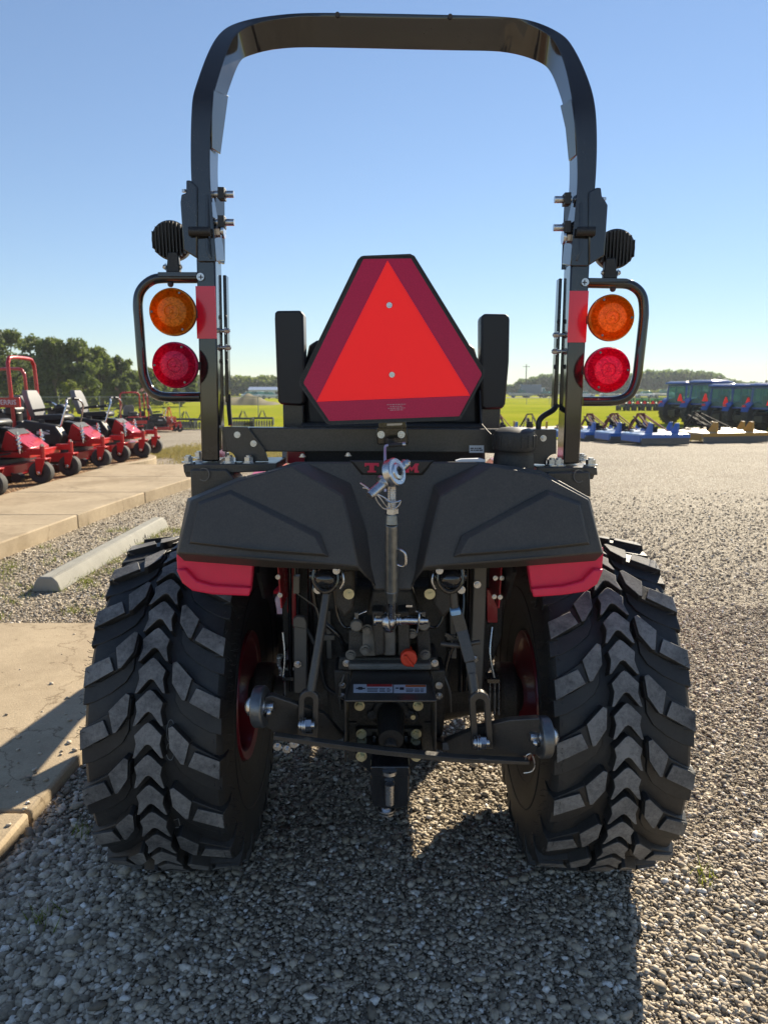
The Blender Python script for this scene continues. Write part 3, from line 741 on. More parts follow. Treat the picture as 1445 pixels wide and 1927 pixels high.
b.beam(c + Vector((-.010, -.018, .013)), c + Vector((.011, -.018, -.015)), .006, .014, (0, 1, 0)); b.cyl(c, c + Vector((0, .09, -.01)), .012, 12)
b.build('dipstick_knob', 'knob', mt, bev=0.0015)
# yellow zinc washers on the lift cover
b = B()
for x, y in ((656.5, 1117), (808.5, 1117)):
    c = P(x, y, 1.74); b.cyl(c, c + Vector((0, -.006, 0)), 10.2 * PX(x, y, 1.74), 28)
    b.bolt(c + Vector((0, -.006, 0)), (0, -1, 0), .0062, .006)
b.build('washer', 'cream', mt)
b = B()
for x, s_ in ((640, 1), (826, -1)): b.ppoly([(x - 12, 1070), (x + 28 * (1 if s_ > 0 else .5), 1070), (x + 26, 1145), (x + 8, 1165), (x - 10, 1140)], 1.75, .2)
b.ppoly([(700, 1110), (776, 1110), (790, 1160), (690, 1160)], 1.80, .1)
b.build('lift_cover', 'cast', mt, bev=0.008)

# lift arms: ball joints and lift rods with slotted clevises
for sg in (1, -1):
    jx = 613 if sg > 0 else 847; b = B()
    c = P(jx, 1088, 1.66); b.sphere(c, .030, 20, 12, (1, .9, .8)); b.tube([P(jx - 21, 1072, 1.66), P(jx - 22, 1095, 1.655), P(jx - 8, 1112, 1.65), P(jx + 8, 1112, 1.65), P(jx + 22, 1095, 1.655), P(jx + 21, 1072, 1.66)], .006, 8, smooth_n=3)
    b.cyl(P(jx - 30, 1084, 1.67), P(jx + 30, 1084, 1.67), .012, 14); b.beam(P(jx, 1070, 1.68), P(jx, 1060, 1.95), .03, .05)
    la = b.build('lift_arm', 'gloss', T)
    b = B(); b.tube([P(jx + 27 * sg, 1068, 1.66), P(jx + 32 * sg, 1078, 1.645), P(jx + 34 * sg, 1095, 1.64), P(jx + 28 * sg, 1108, 1.645)], .003, 8, smooth_n=3); b.bolt(P(jx + 20 * sg, 1074, 1.63), (0, -1, 0), .006)
    b.build('spring_clip', 'zinc', la)
    b = B()
    if sg > 0:
        b.tube([P(616, 1108, 1.66), P(612, 1135, 1.65), P(600, 1210, 1.62), P(585, 1302, 1.585)], [.0095, .0105, .0105, .0115], 14)
    else:
        b.tube([P(852, 1108, 1.66), P(856, 1150, 1.655)], .010, 14); b.beam(P(858, 1152, 1.65), P(868, 1186, 1.645), .030, .028, (0, 1, 0))
        b.beam(P(868, 1184, 1.645), P(884, 1245, 1.62), .027, .026, (0, 1, 0)); b.beam(P(884, 1245, 1.62), P(888, 1270, 1.61), .022, .022, (0, 1, 0)); b.tube([P(887, 1266, 1.61), P(893, 1312, 1.59)], .012, 14)
    rd = b.build('lift_rod', 'frame', T, bev=0.002)
    cx, top, bot, w, wi = (581, 1300, 1392, 19, 8) if sg > 0 else (902, 1303, 1412, 20, 8)
    dxs = -4 if sg > 0 else 14
    def U(w, y0, n=10): 
        return [(cx + (dxs if False else 0) + w * math.cos(math.pi * i / n), y0 - w * math.sin(math.pi * i / n)) for i in range(n + 1)]
    sk = lambda pts: [(x + (y - top) * (0.06 if sg < 0 else -.02), y) for x, y in pts]
    out_ = sk([(cx + w, bot)] + U(w, top + w) + [(cx - w, bot)]); inn = sk([(cx + wi, bot - 12)] + U(wi, top + w + 2) + [(cx - wi, bot - 12)])
    b = B(); n = len(out_); f = [P(x, y, 1.575) for x, y in out_]; g = [P(x, y, 1.575) for x, y in inn]; dv = Vector((0, .022, 0))
    b.loft([f, g, [p + dv for p in g], [p + dv for p in f], f], 0, False, False); b.prism([f[0], g[0], g[-1], f[-1]], dv)
    b.build('clevis', 'frame', rd, bev=0.0025)
b = B(); b.ppoly([(847, 1150), (866, 1147), (869, 1158), (849, 1161)], 1.635, .03); b.build('rod_cap', 'bluecap', rd, bev=0.003)
b = B(); b.pcyl((829, 1212, 1.64), (868, 1216, 1.64), 4.5); b.pcyl((880, 1212, 1.64), (903, 1208, 1.64), 4.5); b.beam(P(838, 1193, 1.66), P(862, 1208, 1.66), .010, .008); b.build('adjuster_handle', 'frame', rd)

# lower links with ball ends, pins and the stretcher strap
for sg in (1, -1):
    b = B()
    if sg > 0: b.prism([P(497, 1312, 1.555), P(512, 1310, 1.555), P(610, 1345, 1.60), P(645, 1385, 1.66), P(648, 1412, 1.70), P(560, 1400, 1.60), P(505, 1372, 1.56), P(495, 1365, 1.555)], (0, .022, 0)); b.beam(P(630, 1390, 1.67), P(690, 1380, 2.3), .05, .022)
    else: b.prism([P(1016, 1352, 1.55), P(1020, 1420, 1.55), P(960, 1425, 1.57), P(838, 1424, 1.65), P(836, 1396, 1.66), P(900, 1370, 1.60), P(960, 1356, 1.57)], (0, .022, 0)); b.beam(P(850, 1405, 1.65), P(800, 1385, 2.3), .05, .022)
    lk = b.build('lower_link', 'frame', T, bev=0.003)
    b = B(); ex, ey = (490, 1330) if sg > 0 else (1022, 1387); c = P(ex, ey, 1.555); k = PX(ex, ey, 1.555)
    ax = Vector((1, .10 * -sg, .04 * sg)).normalized()
    b.lathe([(20 * k, -11 * k), (36 * k, -11 * k), (39 * k, -8 * k), (39 * k, 8 * k), (36 * k, 11 * k), (20 * k, 11 * k)], c, ax, 32, close=True)
    b.build('link_eye', 'eye', lk, bev=0.001)
    b = B(); b.sphere(c - ax * sg * 9 * k, 21 * k, 24, 16, (1.0, 1, 1)); b.cyl(c - ax * 26 * k, c + ax * 26 * k, 8 * k, 20); b.sphere(c + ax * sg * 16 * k + Vector((0, -.01, -.01)), 7 * k, 14, 10)
    b.build('link_ball', 'zinc', lk)
    b = B(); px_, py_ = (578, 1365) if sg > 0 else (906, 1398); Y = 1.56; q = P(px_, py_, Y); k = PX(px_, py_, Y)
    b.cyl(q - Vector((16 * k, 0, 0)), q + Vector((14 * k, 0, 0)), 7 * k, 14); b.cyl(q + Vector((-3 * k, 0, 0)), q + Vector((8 * k, 0, 0)), 12.5 * k, 6)
    for o_ in (-14, -9, -5): b.cyl(q + Vector((o_ * k, 0, 0)), q + Vector(((o_ + 2.6) * k, 0, 0)), (14 if o_ > -12 else 11) * k, 20)
    b.build('link_pin', 'zinc', lk)
b = B(); b.prism([P(515, 1385, 1.53), P(600, 1397, 1.52), P(720, 1413, 1.51), P(860, 1427, 1.52), P(996, 1434, 1.53), P(996, 1440, 1.53), P(860, 1436, 1.52), P(720, 1422, 1.51), P(600, 1406, 1.52), P(515, 1393, 1.53)], (0, .02, 0))
strap = b.build('stretcher_strap', 'frame', T, bev=0.001)
b = B(); b.tube([P(988, 1430, 1.525), P(990, 1422, 1.523), P(1000, 1420, 1.53), P(1006, 1440, 1.54), P(1000, 1452, 1.54), P(985, 1455, 1.54)], .0018, 6, smooth_n=4)
for x, y in ((522, 1405), (540, 1410), (553, 1400)): b.bolt(P(x, y, 1.56), (0, -1, 0), .007); b.cyl(P(x - 5, y, 1.56), P(x + 8, y + 2, 1.565), .005, 8)
b.build('lynch_pin', 'zinc', strap)

# grey bars and red brackets either side
b = B()
b.ppoly([(553, 1170), (577, 1168), (577, 1305), (553, 1305)], 1.86, .04); b.ppoly([(551, 1165), (560, 1160), (572, 1162), (577, 1172), (577, 1185), (551, 1180)], 1.845, .02)
b.ppoly([(892, 1067), (917, 1067), (907, 1312), (884, 1312)], 1.86, .04)
b.build('support_bar', 'steelbar', T, bev=0.003)
b = B()
for x in (545, 560, 584, 870, 880): b.pcyl((x, 1066, 1.9), (x + (2 if x < 700 else -3), 1300, 1.95), 4 if x not in (584, 870) else 6)
b.ppoly([(532, 1275), (553, 1275), (553, 1281), (532, 1281)], 1.86, .05); b.ppoly([(917, 1279), (940, 1279), (940, 1286), (917, 1286)], 1.86, .05)
b.build('hose', 'gloss', T)
b = B()
for x in (536, 931, 922, 939): b.pcyl((x, 1283, 1.88), (x, 1345, 1.9), 2.2)
b.build('hydraulic_pipe', 'zinc', T)
b = B(); b.tube([P(556, 1060, 1.83), P(556, 1110, 1.83), P(575, 1128, 1.83), P(596, 1145, 1.82), P(600, 1170, 1.82)], .0018, 6, smooth_n=4); b.ppoly([(552, 1085), (563, 1085), (563, 1117), (552, 1117)], 1.82, .02)
b.build('wiring_lead', 'steelbar', T)
b = B()
b.ppoly([(521, 1062), (524, 1062), (531, 1145), (528, 1145)], 1.84, .22); b.ppoly([(943, 1062), (946, 1062), (940, 1145), (937, 1145)], 1.84, .22)
b.ppoly([(540, 1150), (545, 1060), (560, 1066), (556, 1190)], 1.99, .02); b.ppoly([(916, 1110), (936, 1110), (936, 1172), (917, 1172)], 1.99, .02)
rb = b.build('fender_bracket', 'red', T, bev=0.001)
b = B()
for x, y in ((523, 1086), (527, 1120), (944, 1088), (941, 1124), (932, 1088), (930, 1123)): b.bolt(P(x, y, 1.835), (0, -1, 0), .0045)
b.build('bolt', 'zinc', rb)

# PTO shield, stub cap and draw bar
b = B()
b.loft([[P(664, 1262, 1.80), P(806, 1262, 1.80), P(820, 1318, 1.56), P(650, 1318, 1.56)], [P(664, 1266, 1.80), P(806, 1266, 1.80), P(820, 1322, 1.56), P(650, 1322, 1.56)]])
for x0, x1 in ((648, 651.5), (818, 821.5)): b.prism([P(x0, 1318, 1.56), P(x1, 1318, 1.56), P(x1, 1435, 1.60), P(x0, 1435, 1.60)], (0, .16, 0))
sh = b.build('pto_shield', 'frame', T, bev=0.0015)
b = B()
SA, SB, SC, SD = P(664, 1262, 1.80), P(806, 1262, 1.80), P(650, 1318, 1.56), P(820, 1318, 1.56)
SN = (SB - SA).cross(SC - SA).normalized(); SN = SN if SN.z > 0 else -SN
def onsh(x, y):
    o_ = Vector((0, 0, H)); d_ = P(x, y, 1.7) - o_; t_ = (SA - o_).dot(SN) / d_.dot(SN); return o_ + d_ * t_ + SN * .0012
quad = lambda x0, y0, x1, y1, mi, o=0: b.prism([onsh(*q_) + SN * o for q_ in ((x0, y0), (x1, y0), (x1, y1), (x0, y1))], SN * .0004, mi)
quad(665, 1289, 739, 1305, 0); quad(741, 1290, 802, 1305.5, 0)
quad(690, 1289.5, 738, 1294, 1, .0008); quad(763, 1291, 801, 1294.5, 2, .0008)
for y in (1297.5, 1300, 1302.5):
    for x0, x1 in ((691, 712), (714, 726), (728, 736)): quad(x0, y, x1 - rnd.uniform(0, 4), y + .9, 3, .0008)
    for x0, x1 in ((764, 778), (780, 790), (791, 799)): quad(x0, y + .6, x1 - rnd.uniform(0, 3), y + 1.5, 3, .0008)
quad(670, 1296.5, 687, 1298.5, 3, .0008); quad(674, 1294.8, 682, 1300, 3, .0009); quad(744, 1296, 750, 1298, 3, .0008); quad(752, 1295.5, 760, 1300, 3, .0008)
dec = b.build('warning_decal', ['white', 'danger', 'warnorange', 'ink'], sh)
b = B()
b.ppoly([(655, 1322), (816, 1322), (814, 1432), (656, 1432)], 1.74, .1)
b.ppoly([(670, 1372), (795, 1372), (795, 1418), (670, 1418)], 1.72, .03)
b.lathe([(.050, .0), (.046, .012), (.034, .016), (.030, .05), (.0005, .05)], P(735, 1340, 1.74), (0, -1, 0), 32)
for x in (700, 772): b.cyl(P(x, 1346, 1.745), P(x, 1346, 1.725), .014, 16)
b.cyl(P(777, 1349, 1.745), P(777, 1349, 1.725), .016, 20)
b.ppoly([(655, 1360), (672, 1360), (672, 1366), (655, 1366)], 1.732, .03); b.ppoly([(798, 1360), (815, 1360), (815, 1366), (798, 1366)], 1.732, .03)
hs = b.build('pto_housing', 'cast', T, bev=0.003)
b = B(); c = P(735, 1346, 1.70); b.lathe([(.034, 0), (.033, .06), (.030, .095), (.0005, .095)], c, (0, -1, -.22), 32)
b.lathe([(.0165, .09), (.0165, .108), (.014, .112), (.0005, .112)], c + Vector((0, 0, -.008)), (0, -1, -.25), 24)
b.build('pto_cap', 'dkplastic', hs)
b = B()
for x, y, Y in ((676.5, 1328, 1.735), (786.5, 1328, 1.735), (680, 1381, 1.715), (783, 1381, 1.715), (680, 1423, 1.63), (783, 1423, 1.63)):
    p = P(x, y, Y); b.lathe([(.0075, 0), (.0135, .0), (.0135, .003), (.0075, .003)], p, (0, -1, 0), 20, close=True); b.bolt(p, (0, -1, 0), .0098, .012, washer=False); b.cyl(p, p + Vector((0, -.0135, 0)), .008, 18)
p = P(777, 1348, 1.72); b.cyl(p, p + Vector((0, -.008, 0)), .0065, 8)
b.build('bolt', 'cream', hs)
b = B()
b.ppoly([(668, 1414), (795, 1414), (797, 1430), (772, 1452), (769, 1490), (763, 1520), (702, 1520), (698, 1490), (697, 1456), (674, 1436)], 1.64, .16)
b.ppoly([(697, 1455), (770, 1455), (770, 1488), (766, 1519), (735, 1524), (701, 1519), (697, 1488)], 1.585, .06)
b.ppoly([(697, 1443), (770, 1443), (772, 1452), (771, 1462), (697, 1462)], 1.575, .08)
for x in (704, 764): b.ppoly([(x - 4, 1385), (x + 4, 1385), (x + 4, 1412), (x - 4, 1412)], 1.70, .03)
for x in (704, 764): b.cyl(P(x, 1436, 1.645), P(x, 1436, 1.632), .007, 14)
dbar = b.build('drawbar', 'gloss', T, bev=0.003)
b = B(); k = PX(733, 1490, 1.575)
p1, p2 = P(733, 1476, 1.575), P(733, 1513, 1.578); b.cyl(p1, p2, 9 * k, 18)
b.cyl(P(733, 1450, 1.575), P(733, 1456, 1.575), 13.5 * k, 24)
for y in (1521, 1526): b.cyl(P(727, y, 1.60), P(727, y + 3, 1.60), 17 * k, 24)
b.cyl(P(727, 1516, 1.6), P(727, 1524, 1.6), 11 * k, 18)
b.build('hitch_pin', 'zinc', dbar)

# ---- top link leaning on the tank
b = B()
Yt, Ym, Yb = 1.545, 1.60, 1.68
b.pcyl((737, 985, 1.556), (737, 1110, Ym + .02), 13.2, 22); b.pcyl((737, 968, 1.555), (737, 986, 1.556), 11.5, 22, 13.4); b.pcyl((737, 1110, Ym + .02), (737, 1132, Ym + .03), 13.3, 22, 10)
tl = b.build('top_link', 'worn', T, bev=0.001)
b = B()
b.pcyl((737, 915, 1.553), (737, 968, 1.556), 8.5, 18)
for i in range(13): 
    y = 920 + i * 3.1; b.pcyl((737, y, 1.552), (737, y + 1.6, 1.552), 9.6, 18)
b.pcyl((737, 957, 1.555), (737, 966, 1.555), 13, 6)
b.pcyl((736.5, 1128, Ym + .03), (736, 1160, Yb - .02), 8, 18)
b.build('threaded_rod', 'zinc', tl)
b = B(); c = P(741, 889, 1.548); k = PX(741, 889, 1.548); ax = Vector((.82, -.40, .42)).normalized(); ax = Vector((.80, -.55, .30)).normalized()
b.lathe([(12 * k, -9 * k), (25 * k, -9 * k), (27 * k, -7 * k), (27 * k, 7 * k), (25 * k, 9 * k), (12 * k, 9 * k)], c, ax, 36, close=True)
b.lathe([(9 * k, -13 * k), (15 * k, -12 * k), (19 * k, -6 * k), (20 * k, 0), (19 * k, 6 * k), (15 * k, 12 * k), (9 * k, 13 * k)], c, ax, 30, close=True)
b.pcyl((738, 905, 1.55), (737, 922, 1.553), 11, 16, 9)
b.build('upper_ball', 'zinc', tl)
b = B(); a0 = P(757, 876, 1.575); a1 = P(697, 931, 1.515); b.cyl(P(764, 872, 1.585), a1, 9.5 * k, 22)
dirp = (a1 - a0).normalized(); b.cyl(P(722, 905, 1.542), P(718, 909, 1.538), 14 * k, 22); b.cyl(a1 - dirp * .004, a1 + dirp * .004, 8.2 * k, 20); b.bolt(P(760, 874, 1.58), (.7, .2, .3), .008, .012)
b.build('top_link_pin', 'zinc', tl)
b = B()
b.tube([P(678, 909, 1.53), P(690, 917, 1.522), P(700, 925, 1.517), P(712, 934, 1.518), P(722, 947, 1.525), P(731, 957, 1.535), P(737, 956, 1.535), P(733, 944, 1.53), P(722, 936, 1.525), P(708, 929, 1.515)], .0017, 8, smooth_n=5)
b.tube([P(683, 918, 1.53), P(690, 919, 1.522), P(702, 926, 1.515), P(710, 944, 1.52), P(722, 957, 1.53), P(733, 957, 1.535)], .0017, 8, smooth_n=5)
b.tube([P(725, 940, 1.53), P(735, 945, 1.528), P(748, 944, 1.532), P(754, 942, 1.54), P(751, 950, 1.54), P(744, 957, 1.54)], .002, 8, smooth_n=5)
b.build('lynch_clip', 'zinc', tl)
b = B(); b.tube([P(748, 1033, 1.58), P(756, 1036, 1.572), P(763, 1044, 1.57), P(763.5, 1062, 1.572), P(757, 1066, 1.58), P(748, 1063, 1.585)], .0032, 10, smooth_n=4); b.build('link_handle', 'zinc', tl)
b = B(); b.tube([P(731, 838, 1.70), P(726, 839, 1.695), P(724.5, 845, 1.69), P(724.5, 870, 1.655), P(725, 925, 1.64)], .0034, 10, smooth_n=4); b.build('hook_rod', 'lilac', tl)
b = B(); b.pcyl((731, 838, 1.70), (758, 836, 1.70), 4); b.build('spring_sleeve', 'dkplastic', tl)
b = B(); b.pcyl((757, 836, 1.70), (763, 836, 1.70), 4.5); b.build('hook_nut', 'zinc', tl)
b = B(); c = P(733, 1170, Yb); k = PX(733, 1170, Yb); ax = Vector((.9, -.42, .1)).normalized()
b.lathe([(8 * k, -7 * k), (19 * k, -7 * k), (20.5 * k, -5 * k), (20.5 * k, 5 * k), (19 * k, 7 * k), (8 * k, 7 * k)], c, ax, 32, close=True); b.sphere(c, 13.5 * k, 18, 12)
b.build('lower_ball', 'zinc', tl)
b = B(); b.pcyl((704, 1167, Yb + .01), (805, 1168, Yb + .01), 6.5, 18); b.pcyl((760, 1167, Yb + .01), (797, 1168, Yb + .01), 8, 18)
for x in (704, 719, 746, 751): b.pcyl((x, 1167, Yb + .01), (x + 3, 1167, Yb + .01), 11, 18)
b.tube([P(787, 1148, Yb), P(789, 1157, Yb - .01), P(788, 1172, Yb - .012), P(785, 1190, Yb)], .0022, 8, smooth_n=3)
b.ppoly([(764, 1139), (776, 1139), (776, 1143), (764, 1143)], 1.72, .01)
b.build('clevis_pin', 'zinc', tl)

# ---- front half of the tractor (mostly hidden, throws part of the shadow)
b = B()
hood = [(-.30, .74), (-.33, .95), (-.29, 1.10), (-.18, 1.17), (.20, 1.17), (.31, 1.10), (.35, .95), (.32, .74)]
b.loft([[Vector((x, 3.0, z)) for x, z in hood], [Vector((x * .97, 3.5, z * .985)) for x, z in hood], [Vector((x * .9, 4.15, z * .95)) for x, z in hood], [Vector((x * .75, 4.3, z * .9)) for x, z in hood]])
b.build('hood', 'red', T, bev=0.01)
b = B(); b.tube([(.03, 2.98, .95), (.03, 2.85, 1.10)], .02, 12); b.tube([(.03 + .17 * math.cos(t), 2.84 + .06 * math.sin(t), 1.11 + .15 * math.sin(t)) for t in [2 * math.pi * k / 24 for k in range(25)]], .013, 8)
b.build('steering_wheel', 'dkplastic', T)
for x in (-.52, .54):
    b = B(); b.lathe([(.12, -.07), (.17, -.09), (.25, -.09), (.285, -.07), (.29, 0), (.285, .07), (.25, .09), (.17, .09), (.12, .07)], (x, 3.85, .29), (1, 0, 0), 40, close=True)
    for k in range(18):
        a = 2 * math.pi * k / 18
        for s_ in (-1, 1): b.box((x + s_ * .045, 3.85 + .29 * math.cos(a + s_ * .09), .29 + .29 * math.sin(a + s_ * .09)), (.085, .035, .03), Matrix.Rotation(-(a + s_ * .09 - math.pi / 2), 3, (-1, 0, 0)))
    fw = b.build('front_wheel', 'rubber', T); b = B(); b.lathe([(.13, -.06), (.13, .06), (.05, .04), (.03, .07), (.001, .07), (.001, -.05)], (x, 3.85, .29), (1 if x > 0 else -1, 0, 0), 24); b.build('rim', 'rim', fw)
b = B(); b.beam((-.45, 3.85, .33), (.47, 3.85, .33), .1, .1); b.box((.01, 3.9, .5), (.24, .6, .3)); b.build('front_axle', 'cast', T)
for x in (-.62, .64):
    b = B(); b.prism([(x - .03, y, z) for y, z in ((3.25, .88), (3.30, 1.02), (3.7, 1.06), (4.1, 1.06), (4.5, .96), (4.85, .55), (5.0, .25), (4.86, .20), (4.6, .50), (4.35, .78), (4.05, .86), (3.6, .84))], (.06, 0, 0))
    b.prism([(x - .02, y, z) for y, z in ((3.30, .95), (3.50, .95), (3.50, .36), (3.34, .36))], (.04, 0, 0)); b.beam((x * .5, 3.45, .5), (x, 3.45, .5), .12, .1)
    b.build('loader_arm', 'red', T, bev=.006)
b = B(); b.prism([(-.70, y, z) for y, z in ((4.92, .46), (4.96, .10), (5.40, .06), (5.40, .08), (5.0, .13), (4.95, .46))], (1.42, 0, 0))
for x in (-.72, .72): b.prism([(x, y, z) for y, z in ((4.92, .46), (4.96, .10), (5.40, .06), (5.25, .3))], (.012, 0, 0))
b.build('loader_bucket', 'frame', T)

for path, r_, m_ in (([(592, 1068, 1.88), (590, 1110, 1.86), (600, 1160, 1.86), (640, 1200, 1.86), (650, 1240, 1.88)], 5, 'gloss'), ([(628, 1070, 1.8), (634, 1150, 1.79), (648, 1180, 1.785), (668, 1178, 1.78)], 3.2, 'gloss'), ([(842, 1075, 1.8), (836, 1150, 1.79), (822, 1180, 1.785), (800, 1176, 1.78)], 3.2, 'gloss'),
                     ([(866, 1070, 1.9), (872, 1130, 1.88), (864, 1190, 1.86), (846, 1230, 1.86), (838, 1262, 1.86)], 4.5, 'gloss'), ([(575, 1180, 1.88), (600, 1230, 1.87), (612, 1290, 1.87), (640, 1310, 1.86)], 4, 'dkplastic'), ([(926, 1180, 1.9), (922, 1230, 1.88), (930, 1275, 1.87)], 3, 'zinc'), ([(532, 1190, 1.9), (536, 1235, 1.89), (533, 1275, 1.88)], 3, 'zinc'),
                     ([(690, 1150, 1.77), (672, 1158, 1.765), (668, 1166, 1.762)], 2, 'zinc'), ([(782, 1150, 1.77), (796, 1156, 1.765), (799, 1164, 1.762)], 2, 'zinc'), ([(835, 1272, 1.84), (846, 1300, 1.83), (848, 1340, 1.84)], 2.2, 'steelbar'), ([(648, 1270, 1.83), (640, 1300, 1.82), (641, 1335, 1.83)], 2.2, 'steelbar')):
    b = B(); b.ptube(path, r_, 10, smooth_n=5); b.build('hydraulic_line' if m_ != 'gloss' else 'hose', m_, T)
b = B()
for x, y, Y in ((644, 1290, 1.825), (644, 1310, 1.825), (826, 1290, 1.825), (826, 1310, 1.825), (706, 1300, 1.815), (652, 1248, 1.815), (818, 1248, 1.815), (598, 1110, 1.72), (868, 1110, 1.72), (560, 1250, 1.855), (898, 1100, 1.855), (893, 1240, 1.855)): b.bolt(P(x, y, Y), (0, -1, 0), .007)
b.build('bolt', 'zinc', mt)
for x0, x1 in ((612, 622), (846, 856)):
    b = B(); b.ppoly([(x0, 1150), (x1, 1150), (x1 + 3, 1240), (x0 + 3, 1240)], 1.90, .02); b.ppoly([(x0 - 6, 1196), (x1 + 8, 1196), (x1 + 8, 1206), (x0 - 6, 1206)], 1.89, .03); b.build('bracket', 'steelbar', case, bev=.002)
# ================================================================== THE SETTING
def ground_mat(name, kind):
    m, nt, bs = nt_new(name); N = nt.nodes; L = nt.links
    tc = N.new('ShaderNodeTexCoord'); out = tc.outputs['Object']
    def noise(s, d=5, r=.6):
        n = N.new('ShaderNodeTexNoise'); n.inputs['Scale'].default_value = s; n.inputs['Detail'].default_value = d; n.inputs['Roughness'].default_value = r; L.new(out, n.inputs['Vector']); return n
    def ramp(src, stops):
        r = N.new('ShaderNodeValToRGB'); e = r.color_ramp.elements
        e[0].position = stops[0][0]; e[0].color = (*stops[0][1], 1); e[1].position = stops[-1][0]; e[1].color = (*stops[-1][1], 1)
        for p, c in stops[1:-1]: q = e.new(p); q.color = (*c, 1)
        L.new(src, r.inputs[0]); return r
    def mix(f, a, b, mode='MIX'):
        x = N.new('ShaderNodeMix'); x.data_type = 'RGBA'; x.blend_type = mode
        if isinstance(f, float): x.inputs[0].default_value = f
        else: L.new(f, x.inputs[0])
        L.new(a, x.inputs[6]); L.new(b, x.inputs[7]); return x.outputs[2]
    def bump(src, st, dist, prev=None):
        b = N.new('ShaderNodeBump'); b.inputs['Strength'].default_value = st; b.inputs['Distance'].default_value = dist
        L.new(src, b.inputs['Height'])
        if prev: L.new(prev, b.inputs['Normal'])
        return b.outputs[0]
    bs.inputs['Roughness'].default_value = .85; bs.inputs['Specular IOR Level'].default_value = .25
    if kind == 'gravel':
        v = N.new('ShaderNodeTexVoronoi'); v.inputs['Scale'].default_value = 46; L.new(out, v.inputs['Vector'])
        v2 = N.new('ShaderNodeTexVoronoi'); v2.inputs['Scale'].default_value = 17; L.new(out, v2.inputs['Vector'])
        sx = N.new('ShaderNodeSeparateXYZ'); L.new(v.outputs['Color'], sx.inputs[0])
        c = ramp(sx.outputs[0], [(0, (.22, .18, .13)), (.5, (.48, .415, .32)), (.85, (.58, .52, .42)), (1, (.74, .69, .60))])
        d = ramp(v.outputs['Distance'], [(.25, (1, 1, 1)), (.75, (.25, .24, .22))])
        n = noise(.35, 6); c2 = ramp(n.outputs['Fac'], [(.3, (.82, .80, .77)), (.7, (1.12, 1.1, 1.05))])
        col = mix(1.0, mix(.8, c.outputs[0], d.outputs[0], 'MULTIPLY'), c2.outputs[0], 'MULTIPLY')
        L.new(col, bs.inputs['Base Color'])
        L.new(bump(v.outputs['Distance'], .9, -.02, bump(v2.outputs['Distance'], .5, -.02)), bs.inputs['Normal'])
    elif kind == 'grass':
        bs.inputs['Specular IOR Level'].default_value = 0.0; bs.inputs['Roughness'].default_value = 1.0
        a = noise(.09, 6); b_ = noise(6, 4); f = noise(60, 3)
        c = ramp(a.outputs['Fac'], [(.3, (.27, .32, .022)), (.5, (.35, .375, .026)), (.72, (.45, .41, .05))])
        c2 = ramp(b_.outputs['Fac'], [(.25, (.75, .78, .7)), (.75, (1.15, 1.12, 1.1))])
        L.new(mix(1.0, c.outputs[0], c2.outputs[0], 'MULTIPLY'), bs.inputs['Base Color'])
        L.new(bump(f.outputs['Fac'], 1.0, .06), bs.inputs['Normal'])
    elif kind == 'concrete':
        a = noise(2.2, 8); b_ = noise(140, 5); g = noise(14, 6, .7)
        c = ramp(a.outputs['Fac'], [(.3, (.36, .285, .19)), (.7, (.46, .37, .25))])
        c2 = ramp(b_.outputs['Fac'], [(.3, (.84, .84, .84)), (.7, (1.08, 1.08, 1.08))])
        c3 = ramp(g.outputs['Fac'], [(.3, (.9, .89, .87)), (.65, (1.04, 1.04, 1.04))])
        st = noise(.9, 9, .75); c4 = ramp(st.outputs['Fac'], [(.36, (.72, .70, .66)), (.5, (1, 1, 1))]); sp = noise(34, 2); c5 = ramp(sp.outputs['Fac'], [(.24, (.55, .52, .48)), (.30, (1, 1, 1))])
        vo = N.new('ShaderNodeTexVoronoi'); vo.feature = 'DISTANCE_TO_EDGE'; vo.inputs['Scale'].default_value = .55
        wv = N.new('ShaderNodeVectorMath'); wv.operation = 'ADD'; wn = noise(3, 6); sc = N.new('ShaderNodeVectorMath'); sc.operation = 'SCALE'; sc.inputs['Scale'].default_value = .5; L.new(wn.outputs['Color'], sc.inputs[0]); L.new(out, wv.inputs[0]); L.new(sc.outputs[0], wv.inputs[1]); L.new(wv.outputs[0], vo.inputs['Vector'])
        ck = ramp(vo.outputs['Distance'], [(.0015, (.55, .52, .48)), (.004, (1, 1, 1))])
        L.new(mix(1., mix(1., mix(1., mix(1., mix(1.0, c.outputs[0], c2.outputs[0], 'MULTIPLY'), c3.outputs[0], 'MULTIPLY'), c4.outputs[0], 'MULTIPLY'), c5.outputs[0], 'MULTIPLY'), ck.outputs[0], 'MULTIPLY'), bs.inputs['Base Color'])
        L.new(bump(b_.outputs['Fac'], .35, .006, bump(g.outputs['Fac'], .15, .01)), bs.inputs['Normal'])
    elif kind == 'mulch':
        v = N.new('ShaderNodeTexVoronoi'); v.inputs['Scale'].default_value = 26; L.new(out, v.inputs['Vector'])
        sx = N.new('ShaderNodeSeparateXYZ'); L.new(v.outputs['Color'], sx.inputs[0])
        c = ramp(sx.outputs[0], [(0, (.10, .055, .025)), (.6, (.24, .135, .06)), (1, (.36, .24, .13))]); L.new(c.outputs[0], bs.inputs['Base Color'])
        L.new(bump(v.outputs['Distance'], 1.0, -.03), bs.inputs['Normal'])
    elif kind == 'asphalt':
        b_ = noise(30, 5); c = ramp(b_.outputs['Fac'], [(.3, (.14, .135, .13)), (.7, (.22, .21, .20))]); L.new(c.outputs[0], bs.inputs['Base Color'])
    return m
for k in ('gravel', 'grass', 'concrete', 'mulch', 'asphalt'): MAT['g_' + k] = ground_mat(k + ' ground', k)

